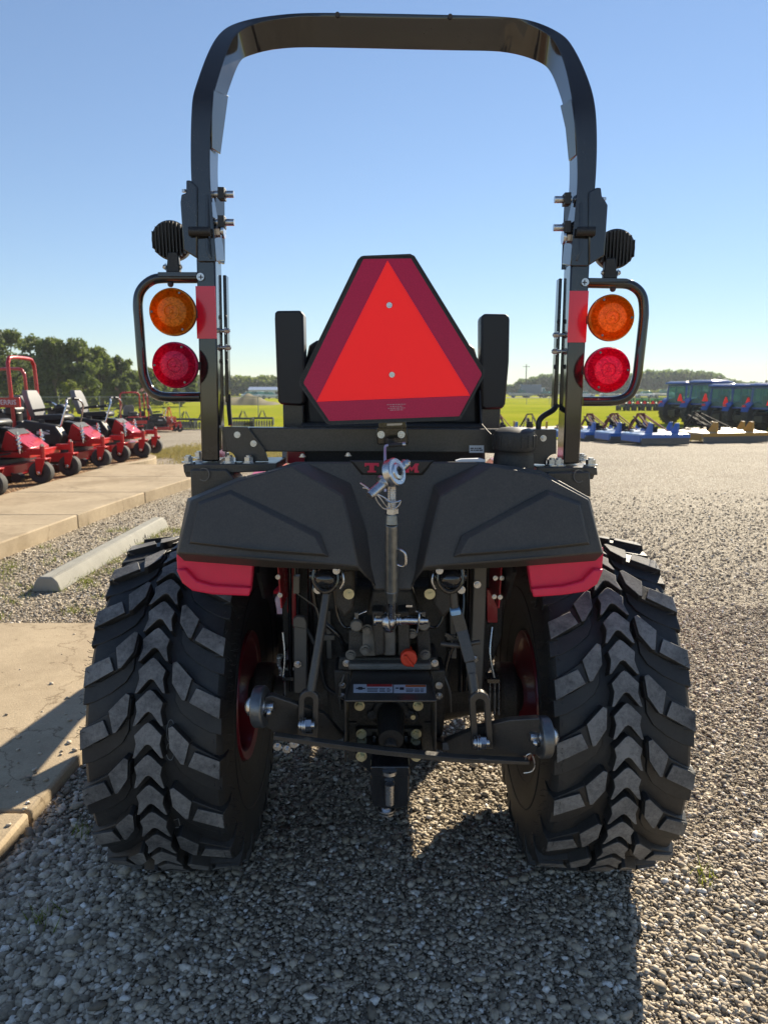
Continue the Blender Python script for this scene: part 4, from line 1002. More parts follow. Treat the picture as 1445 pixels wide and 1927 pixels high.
def strip(name, ys, xl, xr, m, dz=0.0, nx=2, kind='structure'):
    b = B(); vs = []; fs = []
    for i, y in enumerate(ys):
        a, c = xl(y), xr(y)
        for j in range(nx + 1): vs.append((a + (c - a) * j / nx, y, zf(y) + dz))
    for i in range(len(ys) - 1):
        for j in range(nx):
            k = i * (nx + 1) + j; fs.append((k, k + 1, k + nx + 2, k + nx + 1))
    b.raw(vs, fs); o = b.build(name, m, recalc=False); tag(o, kind=kind); return o
ys = [-40, 0, 10, 14] + [15 + i * 1.5 for i in range(17)] + [41, 45, 50, 60, 75] + [75 + i * 7.5 for i in range(1, 13)] + [170 + i * 13 for i in range(11)] + [350, 500, 900, 2500]
strip('ground', ys, lambda y: -1500, lambda y: 1500, 'g_grass', 0, 4)
jit = lambda y, s: .5 * math.sin(y * 1.7 + s) + .3 * math.sin(y * 4.1 + 2 * s)
gy = [-30, 0, 5, 10, 14] + [15 + .75 * i for i in range(33)]
strip('gravel_lot', gy, lambda y: -60 if y < 30 else -60, lambda y: (60 if y < 22.5 else (60 - (y - 22.5) * 15 if y < 25 else (5 - .28 * (y - 25) + jit(y, 1)))), 'g_gravel', .004, 6)
strip('road', [160, 165, 172, 178], lambda y: -400, lambda y: 900, 'g_asphalt', .05)

# foreground slab, sidewalk, bed
def slab(b, pts, z0, z1):
    b.prism([(x, y, z0) for x, y in pts], (0, 0, z1 - z0))
b = B()
slab(b, [(-9, -3), (-1.185, -3), (-1.182, 2.17), (-9, 2.17)], -.05, .055); slab(b, [(-9, 2.182), (-1.182, 2.182), (-1.17, 4.14), (-9, 4.14)], -.05, .055)
o = b.build('driveway_slab', 'g_concrete', bev=.012); tag(o, kind='structure')
b = B(); xe = lambda y: -3.36 + .052 * (y - 5) + .014 * max(0, y - 7) ** 2
Y0 = [2.3, 4.0, 5.7, 7.4, 9.1, 10.8, 12.6]
for a, c in zip(Y0[:-1], Y0[1:]):
    n = 4; R = [(xe(a + .004 + (c - a - .008) * i / n), a + .004 + (c - a - .008) * i / n) for i in range(n + 1)]
    slab(b, [(-4.8, a + .004)] + R + [(-4.8, c - .004)], -.05, .15)
o = b.build('sidewalk', 'g_concrete', bev=.014); tag(o, kind='structure')
b = B(); pth = [(-4.86, 12.2), (-4.72, 12.75), (-4.55, 13.3), (-4.55, 13.9), (-4.78, 14.5), (-5.3, 14.95), (-6.5, 15.1), (-14, 15.1)]
pc = catmull([Vector((x, y, 0)) for x, y in pth], 5); loops = []
for i, p in enumerate(pc):
    tn = (pc[min(i + 1, len(pc) - 1)] - pc[max(0, i - 1)]).normalized(); nn = Vector((tn.y, -tn.x, 0))
    loops.append([p - nn * .08 + Vector((0, 0, -.05)), p + nn * .08 + Vector((0, 0, -.05)), p + nn * .08 + Vector((0, 0, .15)), p - nn * .08 + Vector((0, 0, .15))])
b.loft(loops); o = b.build('bed_kerb', 'g_concrete', bev=.015); tag(o, kind='structure')
b = B(); b.prism([(-16, 2, -.02), (-4.80, 2, -.02), (-4.80, 12.6, -.02), (-4.62, 13.4, -.02), (-4.7, 14.2, -.02), (-5.3, 14.9, -.02), (-16, 15.0, -.02)], (0, 0, .13)); o = b.build('mulch_bed', 'g_mulch'); tag(o, kind='structure')

# wheel stop
b = B(); sec = lambda y, e=0: [(-2.55 + .018 * (y - 5), y, .0), (-2.335 + .018 * (y - 5), y, .0), (-2.36 + .018 * (y - 5), y, .075), (-2.395 + .018 * (y - 5), y, .114 - e), (-2.49 + .018 * (y - 5), y, .114 - e), (-2.525 + .018 * (y - 5), y, .075)]
b.loft([[Vector(p) for p in sec(4.98)], [Vector(p) for p in sec(6.2)], [Vector(p) for p in sec(7.46)]])
o = b.build('wheel_stop', mat('pale weathered concrete', (.31, .30, .26), .9, 0, 0, 9, .22, .3, 150, spec=.2), bev=.012)
tag(o, 'long pale concrete parking stop lying on the gravel beside the sidewalk', 'parking stop')

# ------------------------------------------------------------------ loose stones
def stone_mat():
    m, nt, bs = nt_new('crushed limestone'); N = nt.nodes; L = nt.links
    g = N.new('ShaderNodeNewGeometry'); rp = N.new('ShaderNodeValToRGB'); e = rp.color_ramp.elements
    e[0].position = 0; e[0].color = (.18, .15, .115, 1); e[1].position = 1; e[1].color = (.86, .83, .77, 1)
    for p, c in ((.3, (.36, .31, .235)), (.7, (.52, .45, .35)), (.9, (.61, .545, .45)), (.955, (.76, .71, .63))): q = e.new(p); q.color = (*c, 1)
    L.new(g.outputs['Random Per Island'], rp.inputs[0])
    tc = N.new('ShaderNodeTexCoord'); n = N.new('ShaderNodeTexNoise'); n.inputs['Scale'].default_value = 120; n.inputs['Detail'].default_value = 5; L.new(tc.outputs['Object'], n.inputs['Vector'])
    r2 = N.new('ShaderNodeValToRGB'); r2.color_ramp.elements[0].position = .3; r2.color_ramp.elements[0].color = (.75, .73, .7, 1); r2.color_ramp.elements[1].position = .7; r2.color_ramp.elements[1].color = (1.12, 1.1, 1.08, 1)
    L.new(n.outputs['Fac'], r2.inputs[0])
    mx = N.new('ShaderNodeMix'); mx.data_type = 'RGBA'; mx.blend_type = 'MULTIPLY'; mx.inputs[0].default_value = 1
    L.new(rp.outputs[0], mx.inputs[6]); L.new(r2.outputs[0], mx.inputs[7]); L.new(mx.outputs[2], bs.inputs['Base Color'])
    bs.inputs['Roughness'].default_value = .8; bs.inputs['Specular IOR Level'].default_value = .3
    bp = N.new('ShaderNodeBump'); bp.inputs['Strength'].default_value = .4; bp.inputs['Distance'].default_value = .003; L.new(n.outputs['Fac'], bp.inputs['Height']); L.new(bp.outputs[0], bs.inputs['Normal'])
    return m
MAT['stone'] = stone_mat()

def np_mesh(name, V, F, m, smooth=False):
    me = bpy.data.meshes.new(name); nf, k = F.shape
    me.vertices.add(len(V)); me.vertices.foreach_set('co', V.astype(np.float32).ravel())
    me.loops.add(nf * k); me.loops.foreach_set('vertex_index', F.astype(np.int32).ravel())
    me.polygons.add(nf); me.polygons.foreach_set('loop_start', np.arange(0, nf * k, k, dtype=np.int32))
    me.update(calc_edges=True); me.validate()
    me.materials.append(MAT[m] if isinstance(m, str) else m)
    if smooth: me.shade_smooth()
    o = bpy.data.objects.new(name, me); COL.objects.link(o); return o

def ico(sub):
    bm = bmesh.new(); bmesh.ops.create_icosphere(bm, subdivisions=sub, radius=1.0)
    v = np.array([x.co[:] for x in bm.verts]); f = np.array([[q.index for q in x.verts] for x in bm.faces]); bm.free(); return v, f
def rand_rot(n):
    q = nrng.normal(size=(n, 4)); q /= np.linalg.norm(q, axis=1)[:, None]; w, x, y, z = q.T
    return np.stack([1 - 2 * (y * y + z * z), 2 * (x * y - z * w), 2 * (x * z + y * w), 2 * (x * y + z * w), 1 - 2 * (x * x + z * z), 2 * (y * z - x * w), 2 * (x * z - y * w), 2 * (y * z + x * w), 1 - 2 * (x * x + y * y)], 1).reshape(n, 3, 3)

def stones(n, xr, yr, smin, smax, sub=1, zlift=0.0, keep=None, big=0.0):
    x = nrng.uniform(*xr, n); y = nrng.uniform(*yr, n)
    half = .60 * y + .75
    ok = (np.abs(x) < half) & ~((x < -1.165) & (y < 4.16)) & ~((x < -3.36 + .052 * (y - 5) + .014 * np.maximum(0, y - 7) ** 2 + .02)) & ~((np.abs(x + 2.44 - .018 * (y - 5)) < .12) & (y > 4.9) & (y < 7.5))
    ok &= nrng.random(n) > np.clip((y - 5.0) / 5.4, 0, 1)
    x, y = x[ok], y[ok]; n = len(x)
    s = smin + (smax - smin) * nrng.random(n) ** 2.8
    # clean coarse rock along the slab, finer crushed fines further right
    left = np.clip((-.35 - x) / .5, 0, 1) * np.clip((4.5 - y) / 1.5, 0, 1)
    s = s * (1 + .45 * left)
    v, f = ico(sub); nv = len(v); NV = 40
    var = []
    for _ in range(NV):
        # crushed rock: cut the ball with a few random planes
        w = v.copy()
        for _k in range(4):
            d = nrng.normal(size=3); d /= np.linalg.norm(d); h = nrng.uniform(.40, .7); pr = w @ d; ex = np.maximum(pr - h, 0); w -= ex[:, None] * d
        w *= np.array([1.28, nrng.uniform(.7, 1.05), nrng.uniform(.40, .72)]); var.append(w)
    var = np.array(var)[nrng.integers(0, NV, n)]
    yaw = nrng.uniform(0, 2 * np.pi, n); tl = nrng.normal(0, .22, (n, 2)); R = rand_rot(n)
    cy, sy = np.cos(yaw), np.sin(yaw); Z = np.zeros(n); O = np.ones(n)
    Rz = np.stack([cy, -sy, Z, sy, cy, Z, Z, Z, O], 1).reshape(n, 3, 3)
    cx, sx = np.cos(tl[:, 0]), np.sin(tl[:, 0]); Rx = np.stack([O, Z, Z, Z, cx, -sx, Z, sx, cx], 1).reshape(n, 3, 3)
    cyy, syy = np.cos(tl[:, 1]), np.sin(tl[:, 1]); Ry = np.stack([cyy, Z, syy, Z, O, Z, -syy, Z, cyy], 1).reshape(n, 3, 3)
    M = Rz @ Rx @ Ry
    W = np.einsum('nij,nkj->nki', M, var) * (s / 2)[:, None, None]
    z = .005 + s * .17 + nrng.uniform(-.001, .004, n) + zlift
    W += np.stack([x, y, z], 1)[:, None, :]
    Fc = (f[None] + (np.arange(n) * nv)[:, None, None]).reshape(-1, 3)
    return W.reshape(-1, 3), Fc
parts = [stones(90000, (-2.2, 2.6), (1.0, 3.0), .004, .010, 0, -.002), stones(30000, (-4, 4), (3.0, 6.0), .006, .012, 0), stones(110000, (-2.0, 2.1), (1.0, 2.15), .006, .021, 0), stones(4200, (-2.0, 2.1), (1.0, 2.15), .018, .036, 1), stones(100000, (-3.4, 3.4), (2.15, 4.6), .007, .022, 0), stones(5000, (-3.4, 3.4), (2.15, 4.6), .018, .036, 1), stones(70000, (-5, 6), (4.6, 10.5), .011, .031, 0)]
def loose(n):
    v, f = ico(0); W = []; 
    for _ in range(n):
        e = rnd.random() < .7; x = -1.2 - abs(rnd.gauss(0, .12)) if e else rnd.uniform(-2.6, -1.2); y = rnd.uniform(1.6, 4.1); q = rnd.uniform(.004, .013)
        w = v * np.array([1, rnd.uniform(.7, 1), rnd.uniform(.5, .7)]) * q * (1 + .2 * nrng.normal(size=(len(v), 1))); W.append(w + np.array([x, y, .055 + q * .35]))
    W = np.concatenate(W); return W, (f[None] + (np.arange(n) * len(v))[:, None, None]).reshape(-1, 3)
parts.append(loose(150))
Vv, Ff, k = [], [], 0
for v, f in parts: Vv.append(v); Ff.append(f + k); k += len(v)
o = np_mesh('gravel_stones', np.concatenate(Vv), np.concatenate(Ff), 'stone'); tag(o, 'loose crushed grey and tan stones covering the lot', 'gravel', kind='stuff')

# weeds and dry grass strips
def leafy(name, col, tcol, rough=.6):
    m, nt, bs = nt_new(name); N = nt.nodes; L = nt.links
    g = N.new('ShaderNodeNewGeometry'); mr = N.new('ShaderNodeMix'); mr.data_type = 'RGBA'
    mr.inputs[6].default_value = (*[c * .6 for c in col], 1); mr.inputs[7].default_value = (*[c * 1.4 for c in col], 1); L.new(g.outputs['Random Per Island'], mr.inputs[0])
    L.new(mr.outputs[2], bs.inputs['Base Color']); bs.inputs['Roughness'].default_value = rough; bs.inputs['Specular IOR Level'].default_value = .2
    t = N.new('ShaderNodeBsdfTranslucent'); t.inputs['Color'].default_value = (*tcol, 1)
    mx = N.new('ShaderNodeMixShader'); mx.inputs[0].default_value = .35; L.new(bs.outputs[0], mx.inputs[1]); L.new(t.outputs[0], mx.inputs[2]); L.new(mx.outputs[0], N['Material Output'].inputs['Surface'])
    return m
MAT['weed'] = leafy('weeds', (.12, .16, .02), (.25, .28, .03)); MAT['drygrass'] = leafy('dry grass', (.30, .25, .09), (.35, .30, .10))
MAT['leaf'] = leafy('dark oak leaves', (.08, .11, .035), (.20, .26, .05)); MAT['leaf2'] = leafy('mid green leaves', (.095, .13, .04), (.24, .30, .06))
MAT['leaffar'] = leafy('distant leaves', (.11, .165, .07), (.20, .27, .09)); MAT['bark'] = mat('bark', (.09, .07, .05), .9, 0, 0, 6, .4)
def blades(pts, h, w, name, m, label, cat):
    n = len(pts); p = np.array(pts); a = nrng.uniform(0, 2 * np.pi, n); hh = h * nrng.uniform(.4, 1.1, n); ln = nrng.normal(0, .5, (n, 2)) * hh[:, None]
    dx = np.stack([np.cos(a) * w, np.sin(a) * w, 0 * a], 1)
    tip = p + np.stack([ln[:, 0], ln[:, 1], hh], 1)
    V = np.stack([p - dx, p + dx, tip], 1).reshape(-1, 3); F = np.arange(3 * n).reshape(n, 3)
    o = np_mesh(name, V, F, m); tag(o, label, cat, kind='stuff'); return o
pts = []
for _ in range(110):   # sparse tufts between the stones near the slab and the stop
    c = (rnd.uniform(-3.2, -1.9), rnd.uniform(4.25, 7.6))
    if rnd.random() < .4: c = (rnd.gauss(-2.32, .12), rnd.uniform(5, 7.4))
    for _k in range(rnd.randint(8, 34)): pts.append((c[0] + rnd.gauss(0, .035), c[1] + rnd.gauss(0, .035), 0.01))
for c in ((-.98, 2.12), (-.92, 1.72), (-.86, 2.5), (.95, 1.9)):
    for _k in range(26): pts.append((c[0] + rnd.gauss(0, .02), c[1] + rnd.gauss(0, .025), 0.01))
blades(pts, .05, .0022, 'weeds', 'weed', 'small green weeds growing between the stones by the slab', 'weeds')
pts = []
for _ in range(15000):
    x, y = rnd.uniform(-5.4, -1.2), rnd.gauss(16.6, 1.2)
    if y > 12.9 and not (x < -4.4 and y < 15.2): pts.append((x, y, .0))
for _ in range(16000):
    x, y = rnd.uniform(8, 19), rnd.gauss(25.5, 1.2); pts.append((x, y, zf(y)))
blades(pts, .10, .008, 'dry_grass', 'drygrass', 'yellowed grass along the edge of the gravel', 'grass')

# ------------------------------------------------------------------ sky, sun, camera
AZ, EL = R_(30), R_(30)
w = bpy.data.worlds.new('World'); scene.world = w; w.use_nodes = True
nt = w.node_tree; bg = nt.nodes['Background']; sk = nt.nodes.new('ShaderNodeTexSky'); sk.sky_type = 'NISHITA'
sk.sun_disc = False; sk.sun_elevation = EL; sk.sun_rotation = AZ; sk.altitude = 1000; sk.air_density = 0.9; sk.dust_density = 0.0; sk.ozone_density = 0.9

# soft shoulder on the sky's own brightness, as the phone's exposure blending gives it
lm = nt.nodes.new('ShaderNodeRGBToBW'); nt.links.new(sk.outputs[0], lm.inputs[0])
ma = nt.nodes.new('ShaderNodeMath'); ma.operation = 'MULTIPLY_ADD'; ma.inputs[1].default_value = SKYK; ma.inputs[2].default_value = 1.0; nt.links.new(lm.outputs[0], ma.inputs[0])
vd = nt.nodes.new('ShaderNodeVectorMath'); vd.operation = 'DIVIDE'; nt.links.new(sk.outputs[0], vd.inputs[0]); nt.links.new(ma.outputs[0], vd.inputs[1])
nt.links.new(vd.outputs[0], bg.inputs['Color']); bg.inputs['Strength'].default_value = SKY
sd = Vector((math.sin(AZ) * math.cos(EL), math.cos(AZ) * math.cos(EL), math.sin(EL)))
ld = bpy.data.lights.new('sun', 'SUN'); ld.energy = SUN; ld.angle = R_(.55); ld.color = (1, .88, .69)
lo = bpy.data.objects.new('sun', ld); COL.objects.link(lo); lo.rotation_euler = (-sd).to_track_quat('-Z', 'Y').to_euler()
cd = bpy.data.cameras.new('camera'); cam = bpy.data.objects.new('camera', cd); COL.objects.link(cam)
cam.location = (0, 0, H); cam.rotation_euler = (math.pi / 2 - PITCH, 0, 0)
cd.sensor_fit = 'HORIZONTAL'; cd.sensor_width = 36; cd.lens = 36 * FPX / 1445; cd.clip_start = .05; cd.clip_end = 5000
cd.dof.use_dof = True; cd.dof.focus_distance = 1.72; cd.dof.aperture_fstop = 10.0
scene.camera = cam
scene.view_settings.view_transform = 'Standard'; scene.view_settings.look = 'None'; scene.view_settings.exposure = EXPO; scene.view_settings.gamma = 1
scene.cycles.use_denoising = True; scene.cycles.max_bounces = 8; scene.cycles.sample_clamp_indirect = 8; scene.cycles.caustics_reflective = False; scene.cycles.caustics_refractive = False
# ================================================================== BACKGROUND
MAT.update(
    mred=mat('mower red paint', (.46, .012, .014), .3, 0, .3, 10, .15), mblack=mat('mower black', (.016, .016, .016), .45, 0, 0, 20, .3), mgrey=mat('pale grey vinyl', (.17, .17, .17), .5, 0, 0, 12, .15),
    chrome=mat('chrome', (.7, .7, .7), .2, 1), tblue=mat('tractor blue paint', (.012, .07, .36), .3, 0, .4, 6, .12), sky_blue=mat('cutter blue paint', (.03, .14, .48), .38, 0, .2, 6, .2),
    deckblue=mat('sunlit sheen blue deck', (.24, .37, .58), .35, 0, .3, 4, .2), tan=mat('tan deck paint', (.52, .38, .22), .45, 0, .1, 5, .12), yellow=mat('ochre paint', (.46, .24, .03), .45, 0, .1, 8, .15),  # deckblue: sunlit sheen of the deck tops is mixed into this pale blue
    roof=mat('pale cab roof', (.42, .48, .58), .25, 0, .5, 6, .1), green=mat('dark green paint', (.012, .06, .028), .35, 0, .3, 6, .15), matt=mat('flat black steel', (.02, .02, .02), .8, 0, 0, 10, .3, spec=.15), rust=mat('red brown rod', (.20, .05, .035), .85, 0, 0, 10, .3),
    orange=mat('orange paint', (.62, .08, .012), .35, 0, .2, 8, .12), dkblue=mat('dark blue black paint', (.02, .03, .05), .45, 0, 0, 8, .3), chain=mat('grey chain', (.16, .16, .16), .5, .6, 0, 30, .4),
    wcar=mat('white car paint', (.7, .7, .72), .25, 0, .5), scar=mat('silver car paint', (.32, .34, .37), .25, .5, .5), bcar=mat('blue grey car paint', (.10, .16, .26), .25, 0, .5), rcar=mat('red car paint', (.42, .03, .03), .25, 0, .5), dcar=mat('dark car paint', (.03, .03, .035), .25, 0, .5),
    gal=mat('galvanised fence', (.30, .31, .31), .5, .6, 0, 20, .2), wood=mat('weathered pole', (.14, .11, .08), .9), wall=mat('pale metal wall', (.62, .62, .60), .5), mound=mat('weedy soil', (.13, .11, .05), .95, 0, 0, 1.2, .4, .6, 6), rimgrey=mat('grey wheel rim', (.30, .33, .36), .35, .4))
def glass_mat():
    m, nt, bs = nt_new('cab glass'); N = nt.nodes; L = nt.links
    bs.inputs['Base Color'].default_value = (.16, .34, .34, 1); bs.inputs['Roughness'].default_value = .06  # teal base colour brightened to stand in for sky reflected in the panes
    tp = N.new('ShaderNodeBsdfTransparent'); tp.inputs['Color'].default_value = (.5, .78, .76, 1); mx = N.new('ShaderNodeMixShader'); mx.inputs[0].default_value = .6
    L.new(bs.outputs[0], mx.inputs[1]); L.new(tp.outputs[0], mx.inputs[2]); L.new(mx.outputs[0], N['Material Output'].inputs['Surface']); return m
MAT['cabglass'] = glass_mat()
def wheel(parent, c, r, w, name='wheel', rimr=.5, rm='rimgrey', lugs=0, tyremat='wheelrubber'):
    b = B(); c = Vector(c)
    b.lathe([(r * rimr, -w / 2), (r * .86, -w / 2), (r * .97, -w * .4), (r, -w * .2), (r, w * .2), (r * .97, w * .4), (r * .86, w / 2), (r * rimr, w / 2)], c, (0, 1, 0), 32, close=True)
    if lugs:
        for k in range(lugs):
            a = 2 * math.pi * k / lugs
            for s_ in (-1, 1): 
                aa = a + s_ * math.pi / lugs / 2; b.box(c + Vector((math.cos(aa) * r, s_ * w * .24, math.sin(aa) * r)), (.07, w * .46, .05), Matrix.Rotation(-aa, 3, 'Y') @ Matrix.Rotation(s_ * .5, 3, 'X'))
    o = b.build(name, tyremat, parent)
    b = B(); b.lathe([(r * rimr * 1.01, -w * .3), (r * rimr * .8, -w * .1), (r * .14, -w * .12), (r * .1, 0), (r * .14, w * .12), (r * rimr * .8, w * .1), (r * rimr * 1.01, w * .3)], c, (0, 1, 0), 20); b.build('rim', rm, o); return o

# ---- zero-turn mower
def make_mower():
    r = root('zero_turn_mower', (0, 0, 0), 'mower', 'mower')
    b = B()
    for s in (-1, 1): b.beam((-.95, s * .27, .40), (.78, s * .27, .40), .06, .08)
    b.beam((.78, -.50, .42), (.78, .50, .42), .08, .10, (0, 0, 1)); b.beam((-.9, -.4, .4), (-.9, .4, .4), .06, .08)
    for s in (-1, 1): b.beam((.78, s * .47, .46), (1.0, s * .47, .46), .07, .09); b.cyl((1.0, s * .47, .36), (1.0, s * .47, .54), .035, 12)
    b.build('frame', 'mred', r, bev=.006)
    for s in (-1, 1):
        b = B(); b.prism([(.93, s * .47 - .10, .36), (1.07, s * .47 - .10, .36), (1.0, s * .47 - .10, .14), (.93, s * .47 - .10, .14)], (0, .015, 0)); b.prism([(.93, s * .47 + .085, .36), (1.07, s * .47 + .085, .36), (1.0, s * .47 + .085, .14), (.93, s * .47 + .085, .14)], (0, .015, 0)); b.box((1.0, s * .47, .36), (.15, .2, .02))
        f = b.build('caster_fork', 'mred', r, bev=.003); w = wheel(f, (.965, s * .47, .165), .165, .145, 'caster_wheel', .45, 'mblack')
        b = B(); b.bolt((.965, s * .47 - .1, .165), (0, -1, 0), .02); b.bolt((1.0, s * .47, .54), (0, 0, 1), .025); b.build('bolt', 'chrome', f)
    b = B(); b.loft([[Vector((x, y, z)) for x, y in ((-.35, -.72), (.45, -.72), (.62, -.45), (.62, .45), (.45, .72), (-.35, .72))] for z in (.12, .27)]); b.loft([[Vector((x, y, z)) for x, y in ((-.28, -.6), (.36, -.6), (.48, -.4), (.48, .4), (.36, .6), (-.28, .6))] for z in (.27, .34)], 1)
    for y in (-.4, 0, .4): b.cyl((.12, y, .34), (.12, y, .40), .08, 14, mi=1)
    dk = b.build('mower_deck', ['mred', 'mblack'], r, bev=.006)
    for y in (-.62, -.1, .62):
        b = B(); b.cyl((.70, y - .06, .10), (.70, y + .06, .10), .07, 16); b.beam((.60, y, .16), (.70, y, .11), .03, .03); b.build('roller', 'mblack', dk)
    b = B(); b.prism([(.30, -.30, .46), (.74, -.30, .46), (.74, -.30, .50), (.42, -.30, .74), (.40, -.30, .74)], (0, .60, 0)); b.build('foot_panel', 'mred', r, bev=.006)
    b = B(); b.prism([(.36, -.24, .62), (.50, -.24, .69), (.40, -.24, .765)], (0, .48, 0)); b.prism([(.05, -.3, .44), (.36, -.3, .44), (.36, -.3, .5), (.05, -.3, .52)], (0, .6, 0)); b.build('foot_mat', 'mblack', r)
    for s in (-1, 1): b = B(); b.loft([[Vector((x, s * y, z)) for x, z in ((-.45, .38), (.28, .38), (.34, .55), (.22, .74), (-.3, .82), (-.5, .70))] for y in (.30, .56)]); b.build('side_tank', 'mblack', r, bev=.03)
    b = B(); b.prism([(-.30, -.25, .78), (.22, -.25, .80), (.26, -.25, .86), (.20, -.25, .92), (-.28, -.25, .90)], (0, .50, 0)); st = b.build('seat', 'mblack', r, bev=.03)
    b = B(); b.loft([[Vector((-.26 - dx, y * k, z)) for y in (-.26, -.22, 0, .22, .26)] + [Vector((-.36 - dx, y * k, z)) for y in (.26, .22, 0, -.22, -.26)] for dx, z, k in ((0, .86, .8), (.03, 1.02, 1), (.09, 1.22, .95), (.13, 1.34, .7))]); b.build('seat_back', 'mgrey', st, bev=.02)
    for s in (-1, 1):
        b = B(); b.beam((-.25, s * .29, .98), (.08, s * .29, 1.02), .06, .05); b.build('armrest', 'mblack', st, bev=.01)
        b = B(); b.tube([(.25, s * .40, .70), (.33, s * .38, .95), (.36, s * .34, 1.10), (.32, s * .22, 1.18), (.31, s * .10, 1.19)], .018, 8, smooth_n=4); lv = b.build('control_lever', 'chrome', r); b = B(); b.cyl((.325, s * .24, 1.18), (.31, s * .08, 1.19), .026, 10); b.build('grip', 'mblack', lv)
    b = B(); hp = [(-.52, -.46, .40), (-.52, -.47, .9), (-.54, -.47, 1.70), (-.545, -.43, 1.83), (-.55, -.32, 1.90), (-.55, .32, 1.90), (-.545, .43, 1.83), (-.54, .47, 1.70), (-.52, .47, .9), (-.52, .46, .40)]; b.tube(catmull([Vector(p) for p in hp], 3), .034, 10); rb = b.build('roll_bar', 'mred', r)
    b = B()
    for s in (-1, 1): b.box((-.53, s * .47, 1.12), (.09, .09, .12)); b.cyl((-.6, s * .47, 1.15), (-.45, s * .47, 1.15), .015, 8)
    b.build('hinge', 'mblack', rb)
    for s in (-1, 1):
        b = B(); b.cyl((-.05, s * .44, .76), (-.05, s * .44, .83), .05, 14); b.build('fuel_cap', 'mblack', r)
    b = B(); b.tube([(.2, .56, .5), (.4, .6, .42), (.3, .5, .36)], .015, 6, smooth_n=4); b.tube([(.45, -.3, .42), (.3, -.42, .4), (.1, -.5, .38)], .012, 6, smooth_n=4); b.tube([(-.3, -.58, .6), (0, -.6, .66), (.26, -.57, .56)], .012, 6, smooth_n=4); b.build('hydraulic_hose', 'mblack', r)
    b = B(); b.prism([(-.2, .72, .16), (.3, .72, .16), (.25, 1.0, .10), (-.15, 1.0, .10)], (0, 0, .03)); b.build('discharge_chute', 'mblack', dk)
    b = B(); b.prism([(.555, -.12, .622), (.555, .10, .622), (.62, .10, .578), (.62, -.12, .578)], (.004, 0, .005)); b.build('sticker', 'white', r)
    b = B(); b.box((.02, -.565, .62), (.22, .012, .07)); b.build('sticker', 'white', r)
    b = B(); b.box((-.82, 0, .62), (.5, .5, .35)); b.cyl((-.82, 0, .79), (-.82, 0, .95), .2, 20); b.cyl((-.72, .2, .98), (-.72, -.22, .98), .08, 14); b.cyl((-.95, -.3, .55), (-.95, .3, .55), .07, 12)
    b.build('engine', 'mblack', r, bev=.02)
    b = B(); b.box((-1.12, 0, .58), (.04, .9, .14)); b.box((-1.12, 0, .82), (.04, .9, .05)); b.build('rear_guard', 'mred', r, bev=.005)
    for s in (-1, 1): wheel(r, (-.55, s * .50, .29), .29, .25, 'drive_wheel', .48, 'mblack', 16)
    for s in (-1, 1):
        b = B()
        b.cyl((.62, s * .36, .42), (.60, s * .36, .74), .018, 8)
        b.tube([(.62 - .02 * t / 28 + .035 * math.cos(t * .9), s * .36 + .035 * math.sin(t * .9), .46 + .24 * t / 28) for t in range(29)], .010, 6); b.build('spring', 'chrome', r)
    return r
mw = make_mower()
spots = [(-5.90, 8.45, .11, 0, 'red zero-turn mower cut off by the left edge, nearest of the mower row'), (-5.93, 10.75, .11, 0, 'second nearest red zero-turn mower of the row beside the sidewalk'),
         (-5.92, 12.95, .11, 0, 'red zero-turn mower with pale seat back beneath the tallest red hoop'), (-5.85, 14.75, .11, .05, 'farthest red zero-turn mower in the row along the sidewalk, by the rounded kerb'),
         (-7.9, 16.2, 0, 1.15, 'red mower behind the row with a narrow edge-on hoop, left of the far gravel'), (-11.9, 33.0, None, 2.4, 'dark red mower alone on the far gravel, left of the one with the upright frame'), (-11.35, 36.0, None, .5, 'small far red mower with upright frame beside the orange implement')]
for i, (x, y, z, rz, lb) in enumerate(spots): place(mw, i == 0, (x, y, zf(y) if z is None else z), rz, lb, 'red mowers by the sidewalk')
# engine cover panel with its lettering, on the third mower; the last one of the row has its hoop folded away
ms = {round(o.location.y, 2): o for o in scene.objects if o.name.startswith('zero_turn_mower')}
m2 = ms[12.95]
b = B(); b.box((-.60, -.55, 1.13), (.52, .06, .17)); b.beam((-.80, -.53, .55), (-.80, -.53, 1.08), .05, .05); b.beam((-.42, -.53, .6), (-.42, -.53, 1.08), .05, .05)
pn = b.build('name_panel', 'mred', m2, bev=.01)
text_mesh('FERRIS', .115, Matrix.Translation((-.56, -.582, 1.13)) @ Matrix.Rotation(R_(90), 4, 'X'), 'white', 'lettering', pn, .002)
for ch in list(ms[10.75].children_recursive):
    if ch.name.split('.')[0] in ('control_lever', 'grip'): bpy.data.objects.remove(ch)
for ch in list(ms[14.75].children_recursive):
    if ch.name.split('.')[0] in ('roll_bar', 'hinge'): bpy.data.objects.remove(ch)

